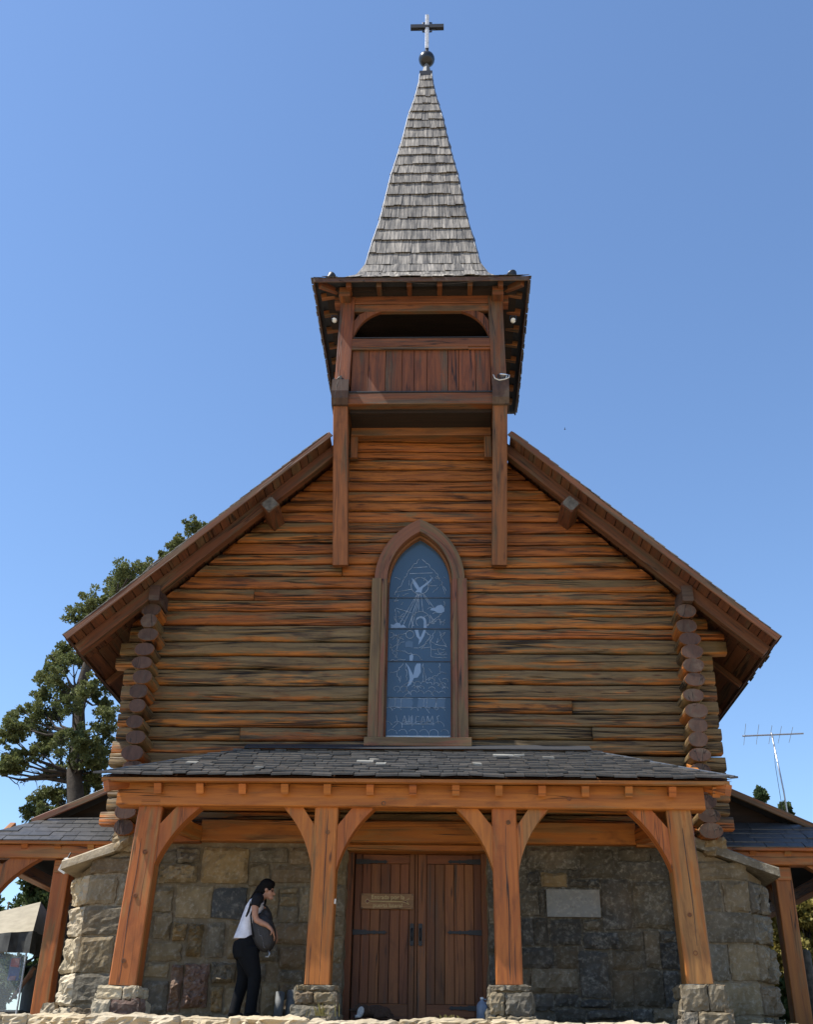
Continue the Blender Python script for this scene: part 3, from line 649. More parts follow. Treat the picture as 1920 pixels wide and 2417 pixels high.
for sgn in (-1, 1):     # reveals of the doorway
    z = 0.
    while z < 2.2:
        h = min(rng.uniform(.25, .42), 2.3-z)
        rough_block(MB(), (sgn*1.035, .28 if sgn > 0 else .03, z), (0, -1 if sgn > 0 else 1, 0), (0, 0, 1), (-sgn, 0, 0), .24, h-.03, .05, .02, 3, 3, z+sgn).build('stone', 'stone', stonewall if sgn < 0 else stonewall_r); z += h
# ---- door
door = empty('door', (0, .28, 0)); door.parent = church; door['label'] = 'double plank door with black strap hinges'
def D(o): o.parent = door; o.matrix_parent_inverse = Matrix.Translation((0, -.28, 0)); return o
D(B1('door_frame', 'door', None, (-.985, .29, -.05), (-.985, .29, 2.34), .1, .16, up=(0, 1, 0))); D(B1('door_frame', 'door', None, (.995, .29, -.05), (.995, .29, 2.34), .1, .16, up=(0, 1, 0)))
D(B1('door_lintel', 'timber', None, (-1.03, .17, 2.285), (1.03, .17, 2.285), .3, .085))
D(box(MB(), -.94, .36, -.05, .95, .4, 2.26).build('door_backing', 'dark_wood', None))
ex = [-0.92, -0.81, -0.682, -0.54, -0.396, -0.25, -0.116, -0.031, 0.012, 0.14, 0.267, 0.407, 0.546, 0.698, 0.831, 0.947]
for a, b in zip(ex, ex[1:]):
    full = a in (-.92, -.116, -.031, .012, .831); z0, z1 = (0.0, 2.24) if full else (.21, 2.10)
    y = .33 if full else .338
    D(B1('door_plank', 'door', None, ((a+b)/2, y, z0), ((a+b)/2, y, z1), b-a-.007, .035, up=(0, 1, 0), ch=.004))
for x0, x1 in ((-.81, -.116), (.14, .831)):
    D(B1('door_rail', 'door', None, (x0+.004, .332, 2.172), (x1-.004, .332, 2.172), .035, .13, ch=.004)); D(B1('door_rail', 'door', None, (x0+.004, .332, .105), (x1-.004, .332, .105), .035, .2, ch=.004))
for (x0, x1, z) in ((-.915, -.436, 2.128), (.945, .452, 2.138), (-.93, -.431, 1.143), (.955, .443, 1.153), (.93, .46, .16)):
    s = 1 if x1 > x0 else -1; L_ = abs(x1-x0)
    pr = [(0, .032), (.02*1, .038), (.16, .03), (.18, .036), (.22, .022), (L_*.6, .018), (L_*.63, .03), (L_*.68, .018), (L_-.06, .017), (L_-.045, .03), (L_, 0)]
    poly = [(x0+s*a, z+b) for a, b in pr]+[(x0+s*a, z-b) for a, b in pr[::-1][1:]]
    if s > 0: poly = poly[::-1]
    D(prism(MB(), poly, .292, .31).build('strap_hinge', 'iron', None))
for xh in (-.068, .056):
    w = [(0, 0.), (.02, .035), (.03, .02), (.05, .032), (.08, .026), (.15, .028), (.155, .028), (.23, .026), (.26, .032), (.28, .02), (.29, .035), (.31, 0)]
    poly = [(xh+b, .963+a) for a, b in w]+[(xh-b, .963+a) for a, b in w[::-1][1:-1]]
    D(prism(MB(), poly, .285, .312).build('handle_plate', 'iron', None))
    D(tube(MB(), [(xh, .29, 1.04), (xh, .25, 1.06), (xh, .24, 1.12), (xh, .25, 1.18), (xh, .29, 1.2)], .011).build('door_handle', 'iron', None, True))
# ---- beams over the stone wall
pf = empty('porch_frame', (0, 0, 0)); pf.parent = church
B1('wall_beam', 'timber', pf, (-3.19, -.03, 2.485), (3.19, -.03, 2.485), .2, .31, ch=.015, seg=4, wob=.006)
B1('wall_beam_end', 'timber', pf, (-4.1, .0, 2.44), (-3.2, .0, 2.44), .2, .26, ch=.015); B1('wall_beam_end', 'timber', pf, (3.2, .0, 2.44), (4.1, .0, 2.44), .2, .26, ch=.015)
# ---- porch
B1('front_beam', 'timber', pf, (-4.1, -1.36, 2.69), (3.92, -1.36, 2.69), .28, .31, ch=.012, seg=12, wob=.012)
for s in (-1, 1):
    B1('side_beam', 'timber', pf, (s*3.62, -1.5, 2.66), (s*3.62, -.1, 2.66), .26, .25, ch=.012)
    B1('cross_beam', 'timber', pf, (s*3.55, -1.1, 2.44), (s*3.25, -.12, 2.44), .16, .2, ch=.012)
    B1('corner_rafter', 'timber', pf, (s*4.2, -1.72, 2.74), (s*2.9, -.1, 3.4), .12, .15)
posts = []
def post(xt, xb, wt, wb, zb, lean_label):
    mb = MB(); cy = -1.29
    beam(mb, (xb, cy, zb), (xt, cy, 2.535), wb, .31, up=(0, 1, 0), ch=.016, seg=6, wob=.008, taper=wt/wb)
    return mb.build('porch_post', 'timber', pf)
PX = [(-3.635, -3.716, .33, .36, .27), (-1.2, -1.212, .32, .325, .31), (1.215, 1.232, .33, .342, .34), (3.57, 3.622, .335, .345, .38)]
for a in PX: post(*a, '')
for n_, (xt, xb, wt, wb, zb) in enumerate(PX):
    z0, z1 = zb+(.02, .02, .05, .35)[n_], (2.1, 2.52, 2.4, 2.3)[n_]; pts_ = []
    for k in range(15):
        z = z0+(z1-z0)*k/14; f = (z-zb)/(2.535-zb); pts_.append((xb+(xt-xb)*f+(-.05, .02, .01, .03)[n_]+.022*nz(z*1.3, n_*7.1), -1.29-(.5*.31*(1+(wt/wb-1)*f))-.0005+.004*nz(z*.8, n_), z))
    tube(MB(), pts_, [.002]+[.0035+.003*abs(nz(k*.9, n_*3.3)) for k in range(13)]+[.0015], 6).build('drying_crack', 'felt', pf)
for (x, z) in ((-3.63, 1.92), (-3.685, 1.36), (-3.73, .56), (3.575, 1.2), (3.6, .74), (-1.17, 2.2), (1.27, 2.35), (-.42, 2.58), (2.1, 2.66)):
    yp = -1.447 if z < 2.5 else -1.502
    lathe(MB(), (x, yp, z), [(.03, .004), (.03, -.006), (.021, -.007), (.02, .0)], 12, 'Y').build('wood_plug', 'strut', pf)
def brace(xp_b, xp_t, xtip, s):
    zb, zt = 1.72, 2.533
    d = abs(xtip-xp_t); xa = xp_b; 
    curve = bez((xa, zb), (xp_t+s*d*.24, 2.2), (xtip, zt), 9)
    poly = curve+[(xtip-s*d*.62, zt), (xp_t, 2.30)]
    a = sum(poly[i][0]*poly[(i+1) % len(poly)][1]-poly[(i+1) % len(poly)][0]*poly[i][1] for i in range(len(poly)))
    if a < 0: poly = poly[::-1]
    prism(MB(), poly, -1.42, -1.2).build('brace', 'timber', pf)
brace(-3.51, -3.475, -2.94, 1); brace(-1.365, -1.36, -1.79, -1); brace(-1.04, -1.04, -.55, 1); brace(1.062, 1.05, .57, -1); brace(1.392, 1.38, 1.82, 1); brace(3.43, 3.405, 2.9, -1)
RS_ = (3.70-2.885)/1.68
for i in range(-6, 8):
    x = -.02+i*.583
    if abs(x) > 4.1: continue
    B1('rafter', 'timber', pf, (x, -1.62, 2.735), (x, -.2, 2.735+1.42*RS_), .1, .14, ch=.006)
B1('eave_board', 'timber', pf, (-4.27, -1.70, 2.83), (4.22, -1.70, 2.83), .1, .05, ch=.004, seg=10, wob=.008)
def pw(y, s): t = (y+.1)/-1.68; return (2.6+t*(4.34-2.6)) if s < 0 else (2.58+t*(4.29-2.58))
def rz(y): return 3.70+(y+.1)*RS_
mb = MB(); mb.quad([(-pw(-.1, -1), -.1, rz(-.1)-.03), (-pw(-1.75, -1), -1.75, rz(-1.75)-.03), (pw(-1.75, 1), -1.75, rz(-1.75)-.03), (pw(-.1, 1), -.1, rz(-.1)-.03)])
mb.quad([(-pw(-.1, -1), -.1, rz(-.1)-.055), (pw(-.1, 1), -.1, rz(-.1)-.055), (pw(-1.75, 1), -1.75, rz(-1.75)-.055), (-pw(-1.75, -1), -1.75, rz(-1.75)-.055)])
proof = mb.build('porch_roof', 'soffit', church)
rows = 11; dy = 1.68/rows; cnt = 0; far = MB()
for rI in range(rows-1, -1, -1):
    y1 = -.1-(rI+1)*dy-.02; y0 = y1+dy*1.9
    y0 = min(y0, -.1)
    xL, xR = -pw(y1, -1)-.02, pw(y1, 1)+.02; x = xL
    while x < xR-.03:
        w = rng.uniform(.13, .31); w = min(w, xR-x)
        if xR-x-w < .07: w = xR-x
        j = rng.uniform(-.03, .022); lift = .026+rng.uniform(0, .022); tl = rng.uniform(-.006, .006)
        g = .004
        xa, xb = x+g, x+w-g
        # back corners clipped by the raking hip
        ya = y0; cl = lambda X, Y: max(-pw(Y, -1), min(pw(Y, 1), X))
        P = [(xa, y1+j, rz(y1)+lift+tl), (xb, y1+j+rng.uniform(-.01, .01), rz(y1)+lift-tl), (cl(xb, ya), ya, rz(ya)+.004), (cl(xa, ya), ya, rz(ya)+.004)]
        Q = [(p[0], p[1]+.002, p[2]-(.026 if k < 2 else .006)) for k, p in enumerate(P)]
        ind = cnt < 300
        mb = MB() if ind else far
        i = len(mb.v); mb.v += P+Q
        for f in ((0, 1, 2, 3), (0, 4, 5, 1), (0, 3, 7, 4), (1, 5, 6, 2)): mb.face([i+t for t in f], [(mb.v[i+t][0]-x, mb.v[i+t][1]*2) for t in f])
        if ind: mb.build('slate', 'slate_pale' if rng.random() < .035 else 'slate', proof)
        cnt += 1; x += w
far.build('upper_slates', 'slate', proof, kind='stuff')
B1('ridge_shade_strip', 'felt', proof, (-2.62, -.21, 3.722), (2.6, -.21, 3.722), .27, .022, up=(0, -.485, 1), seg=12, wob=.01)  # dark strip, widened to stand in for the roof's shadow along the wall
for s in (-1, 1): B1('edge_flashing', 'lead', proof, (s*2.6, -.1, 3.715), (s*(4.33 if s < 0 else 4.285), -1.79, 2.905), .05, .02, ch=.003, seg=6, wob=.008)
# pedestals
def pedestal(cx, zt, wt, wb):
    core = MB(); z0 = -.15
    for (z, w) in ((z0, wb/2-.03), (zt-.03, wt/2-.03)): pass
    box(core, cx-wt/2+.02, -1.29-wt/2+.02, z0, cx+wt/2-.02, -1.29+wt/2-.02, zt-.015, .006)
    pd = core.build('pedestal', 'mortar', church)
    for (U, N_, ori) in (((1, 0, 0), (0, -1, 0), lambda w: (cx-w/2, -1.29-w/2)), ((0, 1, 0), (1, 0, 0), lambda w: (cx+w/2, -1.29-w/2)), ((0, -1, 0), (-1, 0, 0), lambda w: (cx-w/2, -1.29+w/2))):
        z = z0; rr = 0
        while z < zt-.06:
            h = rng.uniform(.13, .28); h = min(h, zt-z); 
            if zt-z-h < .07: h = zt-z
            w = wb+(wt-wb)*((z+h/2-z0)/(zt-z0)); o = ori(w); sp = [0, rng.uniform(.3, .65), 1] if rng.random() < .8 else [0, 1]
            for a, b in zip(sp, sp[1:]):
                rough_block(MB(), (o[0]+U[0]*w*a, o[1]+U[1]*w*a, z), U, (0, 0, 1), N_, w*(b-a)-.012, h-.012, .09, .026, 7, 6, z*9+a*5+cx, .012, 1.2).build('stone', 'stone' if cx > -3 else ('stone_red' if rng.random() < .3 else 'stone_cream'), pd)
            z += h
    rough_block(MB(), (cx-wt/2, -1.29-wt/2, zt-.02), (1, 0, 0), (0, 1, 0), (0, 0, 1), wt, wt, .05, .015, 4, 4, cx, .04).build('cap_stone', 'plaque_grey', pd)
pedestal(-3.73, .27, .5, .62); pedestal(-1.215, .31, .47, .6); pedestal(1.235, .34, .48, .6); pedestal(3.64, .38, .5, .64)

# ---- corner buttresses
def buttress(s):
    core = MB(); pl = [(3.9, -.2), (4.66, -.2), (4.98, .15), (4.98, 1.3), (3.9, 1.3)]
    b = len(core.v); n = len(pl)
    def ztop(x): return 1.87+max(0, (5.06-x))*.38
    for z in (0, 1):
        core.v += [(s*x, y, (-.2 if z == 0 else ztop(x)-.02)) for x, y in pl]
    for i in range(n):
        j = (i+1) % n; core.face((i, j, n+j, n+i), [(0, 0)]*4)
    core.face(list(range(n, 2*n)), [(0, 0)]*n)
    bt = core.build('buttress', 'mortar', church)
    A, Bc, Cc = Vector((s*3.9, -.24, 0)), Vector((s*4.72, -.24, 0)), Vector((s*5.06, .14, 0))
    rowz = [-.12, .1, .52, 1.0, 1.42, 1.84, 2.2]
    for k in range(len(rowz)-1):
        z0, z1 = rowz[k], rowz[k+1]
        # front face
        cuts = [0, 1] if k % 2 else [0, rng.uniform(.35, .6), 1]
        for a, b_ in zip(cuts, cuts[1:]):
            xa, xb = 3.9+.82*a, 3.9+.82*b_; zt = min(z1, ztop((xa+xb)/2)-.05)
            if zt-z0 < .08: continue
            o = Vector((s*xa if s > 0 else s*xb, -.21, z0))
            rough_block(MB(), o, (1, 0, 0), (0, 0, 1), (0, -1, 0), xb-xa-.02, zt-z0-.025, .1, .03, 10, 8, k*3.3+a*7+s, .012, .9).build('stone', 'stone', bt)  # darker stone puts the shade of the front into its colour
        # diagonal outer face
        U = (Cc-Bc); Lw = U.length; N_ = Vector((s*U.y*s*1.0, -abs(U.x), 0)).normalized(); N_ = Vector((s*abs(U.y), -abs(U.x), 0)).normalized()
        cuts = [0, 1] if k in (1, 3, 5) else [0, .5, 1]
        for a, b_ in zip(cuts, cuts[1:]):
            zt = min(z1, 1.84)
            if zt-z0 < .08: continue
            oA = Bc+U*a; oB = Bc+U*b_
            o = (oA if s > 0 else oB)+Vector((0, 0, z0))-N_*.03; Ud = U if s > 0 else -U
            rough_block(MB(), o, Ud, (0, 0, 1), N_, Lw*(b_-a)-.025, zt-z0-.03, .08, .06, 9, 11, k*5.1+a*3+s*2, .016, 1.2).build('stone', 'stone_cream' if s < 0 else 'stone', bt)  # paler stone on the left buttress puts sunlight into its colour
    # sloping cap slab
    mb = MB(); pr = [(3.86, 2.33), (5.13, 1.87), (5.13, 2.0), (5.02, 2.03), (3.86, 2.47)]
    # slab thickness follows the slope
    yy = [-.33, -.30, .1, .9]
    for y in yy:
        for (x, z) in pr: mb.v.append((s*(x+(0 if x < 4 else .012*nz(y*9, z*9))), y+.02*nz(x*5, z*7), z+.015*nz(x*6, y*6)-(.02 if y == -.33 and z > 1.95 else 0)))
    m = len(pr)
    for a in range(len(yy)-1):
        for i in range(m):
            j = (i+1) % m; mb.face((a*m+i, a*m+j, (a+1)*m+j, (a+1)*m+i), [(0, 0)]*4)
    mb.face(list(range(m)), [(0, 0)]*m); mb.face(list(range(3*m, 4*m)), [(0, 0)]*m)
    mb.build('cap_slab', 'stone_cream' if s < 0 else 'stone', bt)  # left slab paler as well, sunlight put into the colour
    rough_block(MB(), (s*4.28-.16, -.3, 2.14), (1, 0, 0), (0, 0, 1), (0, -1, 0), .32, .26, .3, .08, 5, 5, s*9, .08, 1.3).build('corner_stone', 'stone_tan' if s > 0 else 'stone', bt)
buttress(-1); buttress(1)

# ---- belfry
bel = empty('belfry', (0, 0, 0)); bel.parent = church
YF = -.6; YB = 3.0
core = MB(); box(core, -1.24, -.42, 9.6, 1.24, 2.9, 11.05); box(core, -1.38, .66, 8.9, 1.38, 2.9, 9.62); box(core, -1.75, -.75, 12.06, 1.75, 3.2, 12.2)
core.quad([(-1.3, 2.85, 11), (1.3, 2.85, 11), (1.3, 2.85, 12.1), (-1.3, 2.85, 12.1)])
for s in (-1, 1): core.quad([(s*1.3, .4, 11), (s*1.3, 2.85, 11), (s*1.3, 2.85, 12.1), (s*1.3, .4, 12.1)])
core.build('bell_chamber', 'dark_wood', bel)
for s in (-1, 1):
    B1('belfry_post', 'belfry', bel, (s*1.385, YF+.13, 10.1), (s*1.355, YF+.13, 12.04), .262, .26, up=(0, 1, 0), ch=.01, seg=3, wob=.006)
    B1('belfry_post', 'belfry', bel, (s*1.38, YB-.13, 9.6), (s*1.36, YB-.13, 12.04), .26, .26, up=(0, 1, 0))
    B1('side_rail', 'belfry', bel, (s*1.38, YF+.26, 10.98), (s*1.38, YB-.26, 10.98), .16, .2)
    B1('side_plate', 'belfry', bel, (s*1.4, YF-.2, 12.0), (s*1.4, YB+.2, 12.0), .2, .2)
    for k in range(9): B1('side_plank', 'belfry', bel, (s*1.36, YF+.43+k*.34, 9.62), (s*1.36, YF+.43+k*.34, 10.9), .33, .03, up=(0, 1, 0) if False else (1, 0, 0), ch=.004)
    # curved corbel block at the foot of the post
    prf = [(YF-.08, 10.14), (YF-.09, 9.9), (YF-.07, 9.76), (YF-.0, 9.665), (YF+.3, 9.65), (YF+.3, 10.16), (YF-.02, 10.18)]
    mb = MB(); n = len(prf)
    for dx in (-.145, .145): mb.v += [(s*1.405+dx, y, z) for y, z in prf]
    mb.face(list(range(n)), [(y, z) for y, z in prf]); mb.face(list(range(n, 2*n))[::-1], [(y, z) for y, z in prf][::-1])
    for i in range(n):
        j = (i+1) % n; mb.face((i, n+i, n+j, j), [(i*.1, 0), (i*.1, .29), (i*.1+.1, .29), (i*.1+.1, 0)])
    mb.build('corbel_block', 'logend', bel)
    # brace over the bell opening
    poly = bez((s*1.235, 11.13), (s*1.13, 11.6), (s*.72, 11.735), 8)+[(s*.72, 11.74), (s*1.0, 11.74), (s*1.14, 11.66), (s*1.235, 11.5)]
    if s > 0: poly = poly[::-1]
    a = sum(poly[i][0]*poly[(i+1) % len(poly)][1]-poly[(i+1) % len(poly)][0]*poly[i][1] for i in range(len(poly)))
    if a < 0: poly = poly[::-1]
    prism(MB(), poly, YF+.05, YF+.13).build('brace', 'belfry', bel)
for s in (-1, 1): B1('side_sun_block', 'belfry', bel, (s*1.33, YF+.24, 9.75), (s*1.33, 2.9, 9.75), .18, .24)  # beams added under the belfry sides to keep stray sun off the wall
B1('sole_beam', 'belfry', bel, (-1.26, YF+.11, 9.79), (1.26, YF+.11, 9.79), .22, .23, seg=8, wob=.008)
B1('sole_ledge', 'felt', bel, (-1.26, YF+.02, 9.925), (1.26, YF+.02, 9.925), .05, .028, ch=.003)
px = [-1.235, -.931, -.627, -.332, -.115, .117, .485, .682, .976, 1.245]
for a, b in zip(px, px[1:]): B1('belfry_plank', 'belfry', bel, ((a+b)/2, YF+.09+rng.uniform(-.006, .006), 9.9), ((a+b)/2, YF+.09, 10.93), b-a-.008, .035, up=(0, 1, 0), ch=.004)
B1('parapet_rail', 'belfry', bel, (-1.25, YF+.09, 11.0), (1.25, YF+.09, 11.0), .16, .19, seg=6, wob=.008)
B1('rail_moulding', 'belfry', bel, (-1.25, YF+.04, 10.885), (.85, YF+.04, 10.885), .05, .055); B1('rail_moulding', 'belfry', bel, (.855, YF+.05, 10.88), (1.25, YF+.05, 10.88), .05, .045)
B1('parapet_cap', 'felt', bel, (-1.22, YF+.09, 11.107), (1.22, YF+.09, 11.107), .17, .02, ch=.003)
B1('bell_header', 'belfry', bel, (-1.23, YF+.09, 11.81), (1.23, YF+.09, 11.81), .11, .16, seg=4, wob=.005)
B1('top_plate', 'belfry', bel, (-1.6, YF+.13, 11.98), (1.6, YF+.13, 11.98), .22, .17)
# eave of the belfry roof
EHX, EYF, EYB, EBZ = 1.945, -1.02, 3.42, 12.08
for i in range(6):
    x0 = -1.32+i*.553
    B1('rafter_tail', 'belfry', bel, (x0, EYF+.08, 12.06), (x0, YF+.2, 12.16), .09, .13)
for s in (-1, 1):
    for i in range(8):
        y0 = -.55+i*.5; B1('rafter_tail', 'strut', bel, (s*(EHX-.09), y0, 12.07), (s*1.35, y0, 12.17), .09, .12)
    B1('corner_rafter', 'belfry', bel, (s*(EHX-.1), EYF+.1, 12.06), (s*1.3, YF+.15, 12.18), .09, .13)
    B1('eave_fascia', 'logend', bel, (s*EHX, EYF, EBZ), (s*EHX, EYB, EBZ), .03, .1, seg=10, wob=.015)
B1('eave_fascia', 'logend', bel, (-EHX, EYF, EBZ), (EHX, EYF, EBZ), .03, .1, seg=8, wob=.01)
# ---- spire
CYs = 1.22
SP = [(1.96, 12.14), (1.62, 12.5), (1.345, 12.87), (1.215, 13.12), (1.12, 13.37), (1.01, 14.07), (.885, 14.74), (.787, 15.48), (.70, 16.16), (.576, 16.88), (.48, 17.47), (.373, 18.28), (.236, 19.0), (.15, 19.62), (.128, 19.95)]
def sh(z):
    for (h0, z0), (h1, z1) in zip(SP, SP[1:]):
        if z <= z1: return h0+(h1-h0)*max(0, (z-z0)/(z1-z0))
    return SP[-1][0]
def fy(z):      # the flared foot reaches further out in depth than in width
    return sh(z)+max(0, (12.87-z)/.73)*.28
core = MB()
for (h, z) in SP: core.v += [(-h+.02, CYs-fy(z)+.02, z), (h-.02, CYs-fy(z)+.02, z), (h-.02, CYs+fy(z)-.02, z), (-h+.02, CYs+fy(z)-.02, z)]
for k in range(len(SP)-1):
    for i in range(4):
        j = (i+1) % 4; core.face((k*4+i, k*4+j, k*4+4+j, k*4+4+i), [(0, 0)]*4)
core.face((0, 1, 2, 3), [(0, 0)]*4)
spire = core.build('spire', 'felt', church)
sz = [20.214, 19.867, 19.555, 19.246, 18.931, 18.615, 18.309, 17.986, 17.654, 17.332, 17.03, 16.708, 16.376, 16.063, 15.697, 15.333, 14.961, 14.597, 14.25, 13.864, 13.52, 13.257]
sz = [19.96]+[z-.14 for z in sz[1:]]+[12.95, 12.7, 12.42, 12.13]
rest = MB()
for side in range(4):
    for k in range(len(sz)-1):
        zt, zb = sz[k], sz[k+1]; zt2 = min(zt+.12, 19.96)
        wb_, wt_ = (sh(zb), sh(zt2)); db, dt = (fy(zb), fy(zt2))
        n = max(1, round(2*(wb_ if side in (0, 2) else db)/.165)); cuts = [0]
        for i in range(n): cuts.append(cuts[-1]+rng.uniform(.6, 1.4))
        cuts = [c/cuts[-1] for c in cuts]
        for a, b in zip(cuts, cuts[1:]):
            g = .0022/(2*wb_); a2, b2 = a+g, b-g
            j = rng.uniform(-.012, .016)+(-.04 if rng.random() < .03 else 0); e = .034+rng.uniform(0, .016); t2 = rng.uniform(-.005, .005)
            def PT(fr, z, h, d, out):
                x = -h+2*h*fr; 
                if side == 0: return (x, CYs-d-out, z)
                if side == 2: return (-x, CYs+d+out, z)
                y = -d+2*d*fr
                if side == 1: return (h+out, CYs+y, z)
                return (-h-out, CYs-y, z)
            P = [PT(a2, zb+j, wb_, db, e+t2), PT(b2, zb+j+rng.uniform(-.006, .006), wb_, db, e-t2), PT(b2, zt2, wt_, dt, .004), PT(a2, zt2, wt_, dt, .004)]
            Q = [PT(a2, zb+j+.004, wb_, db, e-.018), PT(b2, zb+j+.004, wb_, db, e-.018), PT(b2, zt2, wt_, dt, -.006), PT(a2, zt2, wt_, dt, -.006)]
            mb = MB() if side == 0 else rest
            i = len(mb.v); mb.v += P+Q
            for f in ((0, 1, 2, 3), (0, 4, 5, 1), (0, 3, 7, 4), (1, 5, 6, 2)): mb.face([i+t for t in f], [((mb.v[i+t][0] if side in (0, 2) else mb.v[i+t][1]), mb.v[i+t][2]) for t in f])
            if side == 0: mb.build('shingle', 'shingle', spire)
rest.build('side_shingles', 'shingle', spire, kind='stuff')
for sx in (-1, 1):
    for sy in (-1, 1):
        mb = MB(); tube(mb, [(sx*(h+.006), CYs+sy*(fy(z)+.006), z) for h, z in SP[1:]], .02, 6)
        mb.build('hip_flashing', 'lead', spire, True)
cb = MB(); box(cb, -.15, CYs-.15, 19.9, .15, CYs+.15, 20.04); cb.build('spire_cap', 'iron', spire)
lathe(MB(), (.01, CYs, 0), [(.13, 20.04), (.085, 20.25), (.05, 20.46)], 4).build('finial_neck', 'pipe', spire)
lathe(MB(), (.01, CYs, 20.6), [(.02, -.205)]+[(.19*math.cos(R(a)), .2*math.sin(R(a))) for a in range(-75, 80, 15)]+[(.02, .205)], 20).build('finial_ball', 'orb', spire, True)
cr = empty('cross', (0, 0, 0)); cr.parent = church
B1('cross_shaft', 'mottled_silver', cr, (.015, CYs, 20.95), (.015, CYs, 22.13), .085, .085, up=(0, 1, 0), ch=.006)
B1('cross_shaft_foot', 'iron', cr, (.015, CYs, 20.78), (.015, CYs, 20.97), .07, .07, up=(0, 1, 0), ch=.006)
B1('cross_arm', 'iron', cr, (-.385, CYs-.0, 21.72), (-.03, CYs, 21.72), .1, .125, ch=.006); B1('cross_arm', 'iron', cr, (.06, CYs, 21.72), (.415, CYs, 21.72), .1, .125, ch=.006)
B1('cross_boss', 'iron', cr, (-.03, CYs-.045, 21.72), (.06, CYs-.045, 21.72), .02, .07, ch=.006)
for s in (-1, 1):
    for q in (-1, 1):
        tube(MB(), [(.015+s*.05, CYs, 21.72+q*.16), (.015+s*.105, CYs, 21.72+q*.155), (.015+s*.1, CYs, 21.72+q*.1), (.015+s*.17, CYs, 21.72+q*.07), (.015+s*.2, CYs, 21.72+q*.1)], .02, 6).build('cross_scroll', 'iron', cr, True)

# bring the tower assembly (drawn a touch large) to size and set it out over the gable wall
TWM = Matrix.Translation((0, -.364, -.0175)) @ Matrix.Scale(.9777, 4)
done = set()
def settle(o):
    for c in o.children:
        if c.type == 'MESH' and c.data.name not in done: c.data.transform(TWM); done.add(c.data.name)
        settle(c)
for root in (bel, spire, cr): settle(root)
spire.data.transform(TWM)
def TW(x, y, z): return tuple(TWM @ Vector((x, y, z)))
YT = -.95
for s in (-1, 1):
    B1('strut', 'strut', bel, (s*1.31, -.17, 6.76), (s*1.365, YT+.15, 9.46), .25, .2, up=(0, 1, 0), ch=.012, seg=6, wob=.008)
    B1('inner_post', 'strut', bel, (s*1.17, -.16, 8.82), (s*1.17, -.2, 9.42), .13, .13, up=(0, 1, 0))
    mb = MB(); pr = [(-.44, 8.25), (-.74, 9.44), (.3, 9.44), (.3, 8.25)]
    for dx in (1.25, 1.28): mb.v += [(s*dx, y, z) for y, z in pr]
    mb.face((0, 1, 2, 3), pr); mb.face((7, 6, 5, 4), pr[::-1])
    for a in range(4): b = (a+1) % 4; mb.face((a, 4+a, 4+b, b), [(0, 0), (0, .03), (1, .03), (1, 0)])
    mb.build('sun_block_board', 'strut', bel)  # unseen board added behind the strut to block sun on the logs
for k in range(9):
    x0 = -1.1+k*.275; B1('floor_board', 'strut', bel, (x0, YT+.2, 9.43), (x0, .1, 9.43), .262, .03, ch=.004)
B1('floor_beam', 'strut', bel, (-1.22, -.2, 9.32), (1.22, -.2, 9.32), .2, .2, seg=4, wob=.008)

